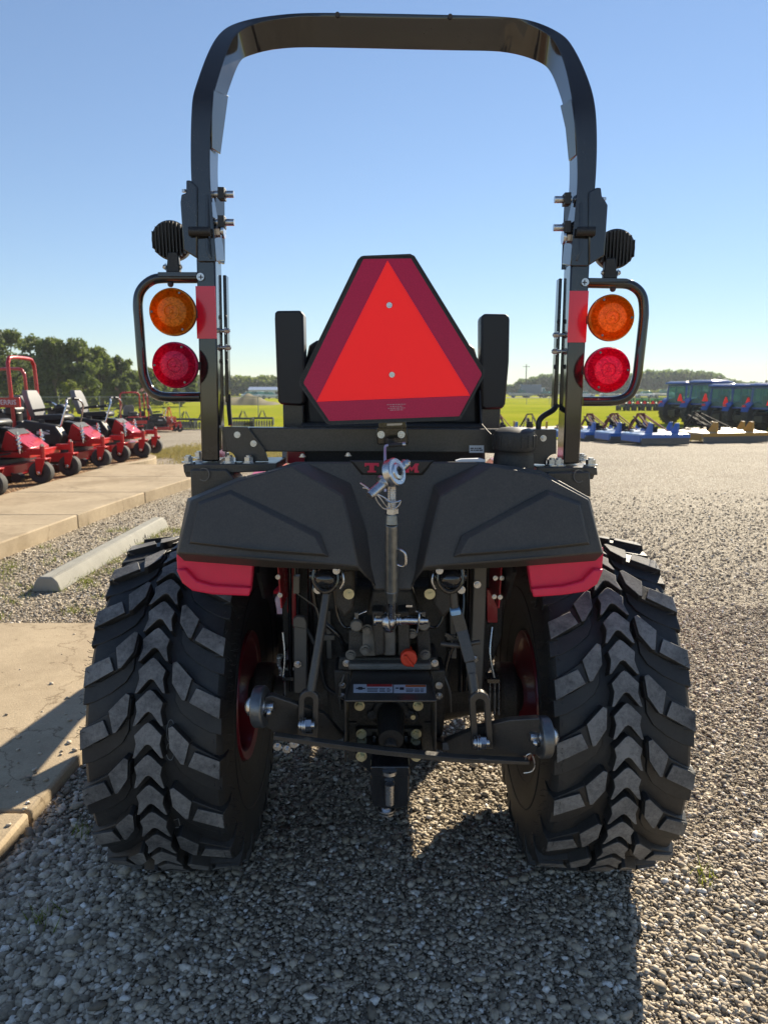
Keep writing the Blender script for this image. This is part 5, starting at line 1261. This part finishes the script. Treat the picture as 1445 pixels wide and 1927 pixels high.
# ---- cab tractors
def make_cab():
    r = root('cab_tractor', (0, 0, 0), 'tractor', 'tractor')
    b = B(); hs = [(-.36, .75), (-.40, 1.05), (-.33, 1.25), (-.15, 1.33), (.15, 1.33), (.33, 1.25), (.40, 1.05), (.36, .75)]
    b.loft([[Vector((x, y * k, z * q)) for y, z in hs] for x, k, q in ((.55, 1, 1.02), (1.4, .95, .98), (1.95, .85, .92), (2.08, .7, .88))]); b.build('hood', 'tblue', r, bev=.03)
    b = B(); b.box((.5, 0, .62), (3.0, .45, .45)); b.cyl((-.55, -.75, .72), (-.55, .75, .72), .16, 16); b.cyl((1.5, -.6, .45), (1.5, .6, .45), .08, 12); b.box((-1.1, 0, .65), (.3, .5, .35)); b.beam((-1.0, -.35, .5), (-1.5, -.42, .5), .05, .09); b.beam((-1.0, .35, .5), (-1.5, .42, .5), .05, .09); b.build('chassis', 'mblack', r, bev=.02)
    C_ = [(-.95, .62), (.35, .62)]
    b = B()
    for s in (-1, 1):
        for p, q in (((-.95, .70, 1.15), (-.90, .66, 2.25)), ((-.25, .74, 1.0), (-.25, .68, 2.25)), ((.50, .64, .95), (.35, .62, 2.25))): b.beam((p[0], s * p[1], p[2]), (q[0], s * q[1], q[2]), .08, .08)
        b.beam((-.95, s * .70, 1.18), (.50, s * .66, 1.0), .07, .07)
    b.beam((-.95, -.7, 1.17), (-.95, .7, 1.17), .08, .08); b.beam((-.9, -.66, 2.2), (-.9, .66, 2.2), .08, .08); b.beam((.36, -.6, 2.2), (.36, .6, 2.2), .08, .08)
    cb = b.build('cab_frame', 'tblue', r, bev=.01)
    b = B(); b.loft([[Vector((-.93, -.68, 1.2)), Vector((.47, -.62, 1.0)), Vector((.47, .62, 1.0)), Vector((-.93, .68, 1.2))], [Vector((-.89, -.64, 2.2)), Vector((.34, -.6, 2.2)), Vector((.34, .6, 2.2)), Vector((-.89, .64, 2.2))]], 0, True, False); b.build('window', 'cabglass', cb)
    b = B(); b.loft([[Vector((x, y, z)) for x, y in ((-1.08 * k, -.74 * k), (.42 * k + .06, -.74 * k), (.55 * k + .04, -.55 * k), (.55 * k + .04, .55 * k), (.42 * k + .06, .74 * k), (-1.08 * k, .74 * k))] for k, z in ((1.0, 2.24), (1.04, 2.31), (1.0, 2.38))]); b.loft([[Vector((x, y, z)) for x, y in ((-1.0 * k, -.68 * k), (.45 * k, -.6 * k), (.45 * k, .6 * k), (-1.0 * k, .68 * k))] for k, z in ((1.0, 2.37), (.9, 2.44))], 1)
    b.build('cab_roof', ['tblue', 'roof'], r, bev=.03)
    for s in (-1, 1):
        w = wheel(r, (-.55, s * .80, .72), .72, .42, 'rear_wheel', .52, 'rimgrey', 20); wheel(r, (1.5, s * .70, .46), .46, .28, 'front_wheel', .5, 'rimgrey', 16)
        b = B(); lp = [[Vector((-.55 - .80 * math.cos(a), s * y, .72 + .80 * math.sin(a))) for y in (.58, 1.0)] + [Vector((-.55 - .76 * math.cos(a), s * y, .72 + .76 * math.sin(a))) for y in (1.0, .58)] for a in [R_(20 + 130 * k / 14) for k in range(15)]]
        b.loft(lp); b.build('fender', 'tblue', r, bev=.01)
        b = B(); b.box((-1.28, s * .82, 1.28), (.05, .2, .10)); b.build('tail_light', 'tape', r)
    b = B(); b.box((-.45, 0, 1.18), (.45, .5, .14)); b.box((-.70, 0, 1.52), (.12, .48, .60)); b.box((-.4, 0, .95), (.9, 1.0, .1)); b.build('seat', 'mblack', r, bev=.04)
    b = B(); b.tube([(.18 + .08 * math.sin(t), .2 * math.cos(t), 1.45 + .18 * math.sin(t)) for t in [2 * math.pi * k / 20 for k in range(21)]], .02, 6); b.cyl((.32, 0, 1.1), (.18, 0, 1.45), .03, 8); b.build('steering_wheel', 'mblack', r)
    b = B(); b.prism([(-1.30, -.44, 1.34), (-1.30, -.80, 1.34), (-1.30, -.655, 1.72), (-1.30, -.585, 1.72)], (-.02, 0, 0)); b.build('slow_vehicle_sign', 'smvorange', r)
    b = B(); b.cyl((1.2, .42, 1.2), (1.2, .42, 2.2), .045, 12); b.build('exhaust', 'mblack', r)
    return r
ct = make_cab()
CT = [(1288, 45, 1.08, 'farthest left blue cab tractor of the parked row, partly behind the tall one'), (1334, 42.3, 1.10, 'tallest blue cab tractor in the parked row, second from the left'), (1370, 40, 1.0, 'blue cab tractor in the middle of the row, its grey rear rim facing the cutters'),
      (1413, 38, 1.0, 'fourth blue cab tractor in the row, just right of the middle one'), (1452, 36, 1.0, 'blue cab tractor cut off by the right edge of the photo')]
for i, (x, y, s, lb) in enumerate(CT):
    o = place(ct, i == 0, (XatY(x, y), y, zf(y)), R_(24 + (i % 3)), lb, 'blue cab tractors parked in a row'); o.scale = (s, s, s)

# ---- rotary cutters
def make_cutter(dm, sm, name, W=.9, Lh=.85, skirt='chain', mast='rust'):
    r = root(name, (0, 0, 0), 'cutter', 'rotary cutter')
    b = B(); top = [(-Lh, -W), (Lh * .55, -W), (Lh, -W * .45), (Lh, W * .45), (Lh * .55, W), (-Lh, W)]
    b.loft([[Vector((x, y, .20)) for x, y in top], [Vector((x, y, .40)) for x, y in top], [Vector((x * .92, y * .92, .43)) for x, y in top]]); d_ = b.build('deck', [dm], r, bev=.01)
    b = B(); b.box((-Lh - .02, 0, .34), (.05, 2 * W + .03, .12))
    for s in (-1, 1): b.box((0 - Lh * .2, s * (W + .015), .25), (Lh * 1.5, .025, .22)); b.prism([(-Lh + .05, s * W * .55 - .04, .42), (-Lh + .45, s * W * .55 - .04, .42), (-Lh + .20, s * W * .55 - .04, .78), (-Lh + .06, s * W * .55 - .04, .78)], (0, .08, 0))
    b.build('frame_rail', sm, r, bev=.006)
    b = B()
    n = 40
    for k in range(n): y = -W + 2 * W * (k + .5) / n; b.box((-Lh - .03, y, .17), (.02, 1.4 * W / n, .24))
    b.build('chain_guard', skirt, r)
    b = B(); b.box((.05, 0, .52), (.35, .3, .2)); b.cyl((.05, 0, .6), (.05, 0, .72), .1, 14); b.cyl((.2, 0, .55), (.95, 0, .62), .055, 12); b.build('gearbox', 'matt', r, bev=.02)
    b = B()
    for s in (-1, 1): b.beam((Lh + .1, s * .38, .45), (Lh - .05, s * .10, 1.05), .05, .06); b.beam((Lh - .05, s * .10, 1.05), (-Lh * .55, s * .30, .50), .035, .035)
    b.beam((Lh - .05, -.14, 1.05), (Lh - .05, .14, 1.05), .06, .06); b.build('hitch_mast', mast, r)
    b = B()
    for s in (-1, 1): b.beam((Lh - .3, s * .42, .42), (Lh + .25, s * .42, .42), .06, .10); b.beam((Lh * .3, s * .12, .6), (Lh + .2, s * .14, .95), .05, .04)
    b.tube([(.9, 0, .66), (1.15, .05, .82), (1.35, .1, .58)], .045, 8, smooth_n=4); b.build('hitch_arm', 'matt', r)
    return r
cb_ = make_cutter('deckblue', 'sky_blue', 'rotary_cutter')
for i, (x, y, rz, lb) in enumerate([(7.72, 20.6, R_(101), 'nearest blue rotary cutter at the gravel edge, front right of its row'), (7.42, 22.2, R_(98), 'second blue rotary cutter, just behind the nearest one'), (7.10, 23.8, R_(99), 'third blue rotary cutter, between the second one and the right roll bar post'),
        (6.72, 25.5, R_(97), 'fourth blue rotary cutter, partly behind the right roll bar post'), (9.05, 24.4, R_(103), 'blue rotary cutter behind, between the nearest one and the tan cutter'), (8.7, 26.4, R_(100), 'blue rotary cutter of the second row, left of the one by the tan cutter'), (8.35, 28.3, R_(98), 'farthest blue rotary cutter, in front of the grass by the cab tractors'), (4.62, 28, R_(96), 'small blue cutter glimpsed beside the black filler cap')]):
    o = place(cb_, i == 0, (x, y, zf(y)), rz, lb, 'blue rotary cutters'); o.scale = (.8, .82, .82)
tc_ = make_cutter('tan', 'yellow', 'flail_cutter', 1.25, .95, 'chain', 'matt')
for i, (x, y, rz, lb) in enumerate([(10.35, 22.4, R_(106), 'wide tan cutter with ochre rear rail on the gravel below the cab tractors'), (6.1, 30.0, R_(80), 'tan cutter glimpsed left of the right roll bar post, further left one'), (8.35, 31.9, R_(90), 'tan cutter seen right beside the right roll bar post, behind the hose'), (12.4, 27.0, R_(104), 'tan cutter behind the wide one, in front of the cab tractor wheels')]):
    o = place(tc_, i == 0, (x, y, zf(y)), rz, lb, 'tan cutters'); o.scale = (.95, .95, .85)

# ---- small tractors far away, implements on the left
def make_small():
    r = root('small_tractor', (0, 0, 0), 's', 'tractor')
    b = B(); b.loft([[Vector((x, y * k, z)) for y, z in ((-.28, .45), (-.3, .72), (-.15, .82), (.15, .82), (.3, .72), (.28, .45))] for x, k in ((.1, 1), (.8, .95), (1.05, .75))]); b.box((-.3, 0, .5), (.9, .5, .25)); b.build('body', 'green', r, bev=.02)
    b = B(); b.box((-.45, 0, .82), (.1, .45, .45)); b.box((-.25, 0, .66), (.4, .45, .1)); b.build('seat', 'mblack', r, bev=.02)
    b = B(); b.tube([(-.62, -.45, .5), (-.62, -.45, 1.25), (-.62, -.35, 1.36), (-.62, .35, 1.36), (-.62, .45, 1.25), (-.62, .45, .5)], .035, 6); b.build('roll_bar', 'green', r)
    b = B(); b.prism([(.15, -.4, .85), (.15, .4, .85), (.0, .4, 1.3), (.0, -.4, 1.3)], (.015, 0, 0)); b.build('windscreen', 'cabglass', r)
    for s in (-1, 1): wheel(r, (-.45, s * .52, .36), .36, .26, 'rear_wheel', .5); wheel(r, (.75, s * .45, .24), .24, .18, 'front_wheel', .5)
    b = B(); b.prism([(-.68, -.2, .72), (-.68, .2, .72), (-.68, 0, 1.02)], (-.02, 0, 0)); b.build('slow_vehicle_sign', 'smvorange', r); return r
sm_ = make_small()
gl = ['leftmost', 'second', 'third', 'fourth', 'fifth', 'sixth', 'seventh', 'rightmost']
for i, x in enumerate((1168, 1182, 1196, 1210, 1224, 1238, 1252, 1266)):
    place(sm_, i == 0, (XatY(x, 76), 76 + .2 * (i % 2), zf(76)), R_(62), '%s in the far row of dark green small tractors on the grass%s' % (gl[i], ' from the left' if 0 < i < 7 else ''), 'dark green small tractors')
def make_tiller(dm, name, n=9):
    r = root(name, (0, 0, 0), 'i', 'implement')
    b = B(); b.box((0, 0, .55), (.10, 2.0, .10)); b.box((-.5, 0, .55), (.10, 2.0, .10))
    for y in (-.95, -.35, .35, .95): b.box((-.25, y, .55), (.6, .08, .08))
    b.build('frame', dm, r, bev=.006)
    b = B()
    for s in (-1, 1): b.beam((.05, s * .35, .55), (.0, s * .08, 1.0), .05, .06); b.beam((0, s * .08, 1.0), (-.5, s * .3, .58), .04, .04)
    b.build('hitch_mast', dm, r)
    for k in range(n):
        b = B(); y = -.95 + 1.9 * k / (n - 1); b.lathe([(.001, -.01), (.22, .03), (.225, .03), (.001, .01)], (-.25, y, .22), (.25, 1, 0), 18); b.beam((-.25, y, .5), (-.25, y, .24), .03, .05); b.build('disc', dm, r)
    b = B()
    for s in (-1, 1): b.box((-.25, s * 1.02, .35), (.6, .04, .4))
    b.build('end_plate', dm, r); return r
ti = make_tiller('dkblue', 'disc_harrow')
for i, (x, y, rz, lb) in enumerate([(385, 39, .1, 'dark disc harrow just left of the left roll bar post'), (352, 39.5, -.05, 'dark disc harrow beside the orange implement'), (460, 40.5, 0, 'dark disc harrow on the grass edge, seen between post and armrest'), (496, 41, .05, 'dark disc harrow left of the left armrest')]):
    o = place(ti, i == 0, (XatY(x, y), y, zf(y)), R_(90) + rz, lb, 'dark implements on the far left'); o.scale = (1, .62, .95)
oi = make_tiller('orange', 'orange_harrow', 5); place(oi, True, (XatY(322, 38), 38, zf(38)), R_(60), 'bright orange implement standing on the far gravel left of the dark harrows'); oi.scale = (.9, .45, 1.2)

# ---- road vehicles
def make_car(cm, name, kind):
    r = root(name, (0, 0, 0), 'c', 'car')
    b = B()
    if kind == 'car': side = [(-2.2, .3), (2.2, .3), (2.25, .65), (2.1, .80), (1.0, .92), (-1.9, .95), (-2.25, .85)]; cabn = [(-1.75, .93), (.95, .9), (.25, 1.42), (-1.2, 1.45)]
    else: side = [(-2.7, .4), (2.6, .4), (2.65, .8), (2.5, 1.05), (1.2, 1.12), (-2.7, 1.10)]; cabn = [(-.6, 1.1), (1.2, 1.1), (.7, 1.85), (-.55, 1.88)]
    b.prism([(x, -.9, z) for x, z in side], (0, 1.8, 0)); body = b.build('body', cm, r, bev=.08)
    b = B(); b.loft([[Vector((x, -.82, z)) for x, z in cabn], [Vector((x, .82, z)) for x, z in cabn]]); b.build('window', 'cabglass', r, bev=.05)
    b = B(); x0, x1, zt = cabn[3][0], cabn[2][0], cabn[2][1]; b.box(((x0 + x1) / 2, 0, zt + .02), (x1 - x0 + .1, 1.55, .05)); b.build('roof', cm, r, bev=.02)
    for s in (-1, 1):
        for x in ((-1.4, 1.4) if kind == 'car' else (-1.7, 1.7)): wheel(r, (x, s * .85, .34), .34, .22, 'wheel', .6)
    return r
def make_truck():
    r = root('box_truck', (0, 0, 0), 't', 'truck')
    b = B(); b.box((-1.2, 0, 1.85), (4.6, 2.2, 2.3)); b.build('box', 'bcar', r, bev=.05)
    b = B(); b.prism([(1.2, -1.0, .5), (3.1, -1.0, .5), (3.1, -1.0, 1.3), (2.3, -1.0, 1.45), (1.9, -1.0, 2.3), (1.2, -1.0, 2.3)], (0, 2.0, 0)); b.box((-1.2, 0, .6), (4.6, .9, .25)); b.build('cab', 'wcar', r, bev=.05)
    b = B(); b.prism([(1.5, -1.02, 1.5), (2.2, -1.02, 1.5), (1.85, -1.02, 2.15), (1.5, -1.02, 2.15)], (0, 2.04, 0)); b.build('window', 'cabglass', r)
    for s in (-1, 1):
        for x in (-2.4, 2.3): wheel(r, (x, s * .95, .45), .45, .28, 'wheel', .6)
    return r
zr = zf(169) + .05
tr = make_truck(); place(tr, True, (XatY(1003, 169), 169, zr), 0, 'blue grey box truck on the far road right of the armrest')
for nm, cm, kd, lst in (('pickup_truck', 'scar', 'pick', [(976, 166.5, 0, 'silver pickup on the far road, left of the box truck'), (1240, 171, 0, 'silver pickup on the far road above the dark green tractors')]),
                        ('parked_car', 'wcar', 'car', [(1205, 168, 3.1, 'white car on the far road between lamp guard and green tractors'), (1095, 169, 0, 'white car on the road just right of the right roll bar post'), (478, 150, .4, 'white car in the distant lot, leftmost of three'), (495, 152, .9, 'white car in the distant lot, middle of three'), (512, 149, .2, 'white car in the distant lot by the left armrest')]),
                        ('dark_car', 'dcar', 'car', [(1026, 168, .2, 'dark car on the far road left of the right roll bar post')]), ('silver_car', 'scar', 'car', [(1141, 167, 0, 'silver car on the road seen under the right red lamp')])):
    pr = make_car(cm, nm, kd)
    for i, (x, y, rz, lb) in enumerate(lst):
        o = place(pr, i == 0, (XatY(x, y), y, (zr if y > 160 else zf(y))), rz, lb, 'vehicles in the distance'); o['category'] = 'pickup' if kd == 'pick' else 'car'

# ---- fences, pole, shed, mound
def fence(p, q, n, h, label):
    p = Vector(p); q = Vector(q); r = root('chain_link_fence', p, label, 'fence')
    for i in range(n + 1):
        c = (q - p) * i / n; b = B(); b.cyl((c.x, c.y, zf(p.y + c.y) - p.z), (c.x, c.y, zf(p.y + c.y) - p.z + h), .035, 8); b.sphere((c.x, c.y, zf(p.y + c.y) - p.z + h), .045, 8, 6); b.build('post', 'gal', r)
    b = B(); d_ = q - p
    up = lambda c, z: (c.x, c.y, zf(p.y + c.y) - p.z + z)
    b.cyl(up(d_ * 0, h - .03), up(d_, h - .03), .025, 8); b.build('top_rail', 'gal', r)
    b = B(); L_ = d_.length; m = int(L_ / .22)
    for k in range(m):
        for s in (0, 1):
            c0 = d_ * (k / m); c1 = d_ * min(1, max(0, (k + (8 if s else -8)) / m)); b.face([up(c0, .04), up(c0 + d_ * (.009 / L_), .04), up(c1 + d_ * (.009 / L_), h - .05), up(c1, h - .05)])
    b.build('wire_mesh', 'gal', r, recalc=False)
fence((-38, 56, zf(56)), (-7, 58, zf(58)), 10, 1.6, 'grey chain link fence across the grass in front of the dark trees')
fence((14, 104, zf(104)), (44, 106, zf(106)), 9, 1.5, 'distant chain link fence below the road, beside the right roll bar post')
b = B(); x = XatY(985, 182); z0 = zf(182); b.tube([(x, 182, z0), (x, 182, z0 + 8.2)], [.16, .10], 10); pl_ = b.build('utility_pole', 'wood'); tag(pl_, 'thin wooden utility pole standing against the sky by the far wood', 'pole')
b = B(); b.beam((x - .9, 182, z0 + 7.6), (x + .9, 182, z0 + 7.6), .1, .12); b.build('crossarm', 'wood', pl_)
r = root('long_shed', (XatY(506, 190), 190, zf(190)), 'long low pale shed in the distance left of the armrest', 'shed')
b = B(); b.box((0, 0, .9), (9, 4, 1.8)); b.build('wall', 'wall', r)
b = B(); b.prism([(-4.7, -2.3, 1.8), (-4.7, 2.3, 1.8), (-4.7, 0, 2.6)], (9.4, 0, 0)); b.build('roof', 'roof', r)
b = B()
for x_ in (-3, 0, 3): b.box((x_, -2.02, .8), (1.2, .04, 1.3))
b.build('door', 'dcar', r)
r = root('open_shelter', (XatY(243, 92), 92, zf(92)), 'red roofed shelter among the far trees left of the lamp guard', 'shelter')
b = B(); b.prism([(-2.6, -1.6, 1.9), (-2.6, 1.6, 1.9), (-2.6, 0, 2.5)], (5.2, 0, 0)); b.build('roof', 'rust', r)
for x_ in (-2.3, 2.3):
    for y_ in (-1.3, 1.3): b = B(); b.box((x_, y_, .95), (.14, .14, 1.9)); b.build('post', 'wood', r)
b = B(); gx, gy_ = 40, 12; vs, fs = [], []
cx_ = XatY(462, 104)
for j in range(gy_ + 1):
    for i in range(gx + 1):
        u, v = i / gx * 2 - 1, j / gy_ * 2 - 1; hh = max(0, 1 - u * u) * max(0, 1 - v * v) * (1.35 + .3 * math.sin(7 * u + 2 * v) + .15 * math.sin(17 * u)); vs.append((cx_ + u * 5.2, 104 + v * 5, zf(104) - .1 + hh))
for j in range(gy_):
    for i in range(gx): k = j * (gx + 1) + i; fs.append((k, k + 1, k + gx + 2, k + gx + 1))
b.raw(vs, fs); o = b.build('soil_mound', 'mound', recalc=False); tag(o, kind='structure')

# ---- trees
def leaf_cloud(cent, rad, n, size, flat=.8):
    """n leaf sprays spread through lumpy blobs; returns quads"""
    cent = np.array(cent); rad = np.array(rad); k = nrng.choice(len(cent), n, p=rad ** 2 / np.sum(rad ** 2))
    d = nrng.normal(size=(n, 3)); d /= np.linalg.norm(d, axis=1)[:, None]
    rr = rad[k] * (nrng.random(n) ** .35) * (1 + .25 * np.sin(d[:, 0] * 6 + k) * np.cos(d[:, 2] * 5 + 2 * k))
    p = cent[k] + d * rr[:, None] * np.array([1, 1, flat])
    a = nrng.normal(size=(n, 3)); a /= np.linalg.norm(a, axis=1)[:, None]; c = np.cross(a, d + .6 * nrng.normal(size=(n, 3))); c /= np.linalg.norm(c, axis=1)[:, None] + 1e-9
    s = size * nrng.uniform(.5, 1.25, n)[:, None]; a = a * s; c = c * s * .65
    V = np.stack([p - a, p + c * .8 - a * .1, p + a, p - c * .8 + a * .1], 1).reshape(-1, 3); F = np.arange(4 * n).reshape(n, 4); return V, F
def tree(x, Y, top, wpx, m, n, label, leaf=.24, name='oak_tree', trunkfrac=.12):
    h = (735 - top) / FPX * Y * .99 + H - zf(Y); w = wpx / FPX * Y / 2; X = XatY(x, Y)
    r = root(name, (X, Y, zf(Y)), label, 'tree', 'broad trees behind the fence' if name == 'oak_tree' else None)
    cent, rad = [], []
    for i in range(26):
        a = rnd.uniform(0, 2 * math.pi); t = rnd.random(); zz = h * (trunkfrac + .04 + (1 - trunkfrac - .16) * t); wr = w * (.45 + .62 * math.sin(math.pi * min(1, .18 + .72 * t))) * rnd.uniform(.35, 1.0)
        cent.append((math.cos(a) * wr * .85, math.sin(a) * wr * .85, zz)); rad.append(h * rnd.uniform(.065, .14))
    cent.append((rnd.uniform(-.2, .2) * w, 0, h * .9)); rad.append(h * .09); cent.append((rnd.uniform(-.5, .5) * w, 0, h * .84)); rad.append(h * .08)
    V, F = leaf_cloud(cent, rad, n, leaf); o = np_mesh('crown', V, F, m); o.parent = r
    b = B(); b.tube([(0, 0, -.1), (.05, 0, h * .2), (-.05, .1, h * .45), (0, 0, h * .75)], [h * .035, h * .026, h * .018, h * .008], 8)
    for k in range(6): c = cent[k * 3]; b.tube([(0, 0, h * (.16 + .04 * k)), (c[0] * .5, c[1] * .5, (h * .25 + c[2]) / 2), c], [h * .014, h * .009, h * .004], 6)
    b.build('trunk', 'bark', r)
for x, Y, top, w, m, lb in ((-45, 70, 612, 150, 'leaf', 'large dark oak at the left edge, mostly outside the photo'), (22, 74, 616, 120, 'leaf', 'broad dark oak directly above the red hoop, tallest on the left'), (72, 80, 628, 90, 'leaf2', 'rounded oak between the tallest left oak and the twin-topped one'), (112, 72, 634, 70, 'leaf', 'narrow oak right of the red hoops'),
                            (165, 74, 636, 92, 'leaf', 'oak with a knobbly peaked top, midway between hoops and lamp guard'), (198, 78, 652, 70, 'leaf2', 'lower oak sloping down to the right of the peaked one'), (238, 80, 668, 70, 'leaf', 'low oak just left of the lamp guard'), (285, 86, 690, 80, 'leaf2', 'low oak seen inside the left lamp guard'), (345, 92, 700, 90, 'leaf', 'low oak seen between the left red lamp and the post'), (142, 66, 712, 36, 'weed', 'small bright sapling in front of the dark oaks')):
    tree(x, Y, top, w, m, 9000 if w > 60 else 2200, lb, .21 if w > 60 else .13)
def wood(name, prof, Y, depth, m, n, size, label):
    xs = [p[0] for p in prof]; ts = [p[1] for p in prof]; V = []; 
    x = nrng.uniform(xs[0], xs[-1], n); tp = np.interp(x, xs, ts)
    ph = nrng.uniform(0, 9, 6); lump = sum(np.sin(x / s + q) for s, q in zip((3.1, 5.3, 9.7, 15.0), ph)) * .9
    y = Y + nrng.uniform(0, depth, n); ht = (735 - tp + lump) / FPX * Y + H - zf(Y)
    z = zf(Y) + ht * (nrng.random(n) ** .55)
    p = np.stack([(x - 722.5) / FPX * y * cP * 1.015, y, z], 1)
    a = nrng.normal(size=(n, 3)); a /= np.linalg.norm(a, axis=1)[:, None]; c = np.cross(a, nrng.normal(size=(n, 3))); c /= np.linalg.norm(c, axis=1)[:, None]
    s = size * nrng.uniform(.5, 1.3, n)[:, None]; a *= s; c *= s * .7
    o = np_mesh(name, np.stack([p - a, p + c, p + a, p - c], 1).reshape(-1, 3), np.arange(4 * n).reshape(n, 4), m); tag(o, label, 'wood', kind='stuff')
wood('far_wood', [(925, 728), (958, 726), (975, 716), (1000, 709), (1045, 706), (1100, 706), (1150, 704), (1200, 702), (1245, 698), (1290, 699), (1330, 703), (1355, 710), (1372, 716), (1385, 722), (1450, 721), (1520, 718)], 270, 40, 'leaffar', 42000, .85, 'long hazy green wood along the far side of the road')
wood('left_wood', [(250, 706), (320, 704), (400, 707), (440, 708), (500, 709), (560, 710), (640, 714), (760, 720), (930, 727)], 215, 30, 'leaf2', 30000, .65, 'low dark tree line beyond the distant lot on the left')
wood('back_wood', [(-160, 668), (-20, 668), (80, 672), (160, 682), (240, 694), (330, 710)], 96, 14, 'leaf', 16000, .34, 'dense undergrowth behind the left oaks')
wood('hedge_brush', [(1180, 736), (1220, 735), (1300, 734), (1420, 732), (1500, 732)], 215, 10, 'leaf2', 5000, .5, 'low brush along the far road')
for x, top, lb in ((1430, 716, 'dark conifer standing above the far wood near the right edge'), (1448, 720, 'shorter conifer cut off by the right edge')):
    Y = 235; h = (735 - top) / FPX * Y + H - zf(Y); r = root('conifer_tree', (XatY(x, Y), Y, zf(Y)), lb, 'tree')
    n = 2600; t = nrng.random(n) ** .7; a = nrng.uniform(0, 2 * np.pi, n); rr = (1 - t) * h * .36 * np.sqrt(nrng.random(n)) * (1 + .3 * np.sin(t * 40)); p = np.stack([np.cos(a) * rr, np.sin(a) * rr, .3 + t * h * .97], 1)
    dn = np.stack([np.cos(a), np.sin(a), -.5 + 0 * a], 1) * .34; sd_ = np.stack([-np.sin(a), np.cos(a), 0 * a], 1) * .16
    o = np_mesh('crown', np.stack([p, p + dn * .6 + sd_, p + dn, p + dn * .6 - sd_], 1).reshape(-1, 3), np.arange(4 * n).reshape(n, 4), 'leaf'); o.parent = r
    b = B(); b.tube([(0, 0, -.1), (0, 0, h * .95)], [.16, .03], 8); b.build('trunk', 'bark', r)
# ------------------------------------------------------------------ every bolt, plate and post an object of its own
SPLIT = set('roll_bar_post reflective_tape mounting_channel support_bar fender_bracket bolt screw_slot hinge_pin pin_collar plug lens_screw gusset rivet washer hose hydraulic_pipe link_pin lynch_pin lynch_clip paint_stamp threaded_rod bracket'.split())
def split_obj(o):
    me = o.data; n = len(me.vertices); par = list(range(n))
    def find(a):
        while par[a] != a: par[a] = par[par[a]]; a = par[a]
        return a
    for e in me.edges:
        a, b_ = find(e.vertices[0]), find(e.vertices[1])
        if a != b_: par[a] = b_
    isl = {}
    for v in range(n): isl.setdefault(find(v), []).append(v)
    if len(isl) < 2: return [o]
    bb = []
    for vs in isl.values():
        c = np.array([me.vertices[v].co[:] for v in vs]); bb.append([c.min(0) - 5e-4, c.max(0) + 5e-4, set(vs)])
    ch = True
    while ch:
        ch = False
        for i in range(len(bb)):
            for j in range(i + 1, len(bb)):
                if np.all(bb[i][0] <= bb[j][1]) and np.all(bb[j][0] <= bb[i][1]):
                    bb[i] = [np.minimum(bb[i][0], bb[j][0]), np.maximum(bb[i][1], bb[j][1]), bb[i][2] | bb[j][2]]; bb.pop(j); ch = True; break
            if ch: break
    if len(bb) < 2: return [o]
    out = []
    for k, (lo_, hi_, vs) in enumerate(bb):
        bm = bmesh.new(); bm.from_mesh(me); bm.verts.ensure_lookup_table()
        bmesh.ops.delete(bm, geom=[v for v in bm.verts if v.index not in vs], context='VERTS')
        m2_ = bpy.data.meshes.new(o.name.split('.')[0]); bm.to_mesh(m2_); bm.free()
        for m_ in me.materials: m2_.materials.append(m_)
        c = o.copy(); c.data = m2_; COL.objects.link(c); out.append((c, (lo_ + hi_) / 2))
    for chd in list(o.children):
        q = np.array([v.co[:] for v in chd.data.vertices]).mean(0)
        chd.parent = min(out, key=lambda t: np.linalg.norm((t[1] - q) * np.array([1, 1, .2])))[0]
    bpy.data.objects.remove(o); return [t[0] for t in out]
for rt in [T]:
    for lvl in range(2):
        todo = [c for c in rt.children_recursive if c.type == 'MESH' and c.name.split('.')[0] in SPLIT and (c.parent == rt) == (lvl == 1)]
        for c in todo: split_obj(c)
if 'worldparts' in T: del T['worldparts']
# ------------------------------------------------------------------ thin summer air
hm = bpy.data.materials.new('summer haze'); hm.use_nodes = True; hn = hm.node_tree; hn.nodes.remove(hn.nodes['Principled BSDF'])
pv = hn.nodes.new('ShaderNodeVolumePrincipled'); pv.inputs['Density'].default_value = 0.0004; pv.inputs['Color'].default_value = (.82, .89, 1, 1); pv.inputs['Anisotropy'].default_value = 0.2
hn.links.new(pv.outputs[0], hn.nodes['Material Output'].inputs['Volume'])
b = B(); b.box((0, 1270, 5.4), (3200, 2660, 14)); hz = b.build('haze', hm); tag(hz, kind='stuff')
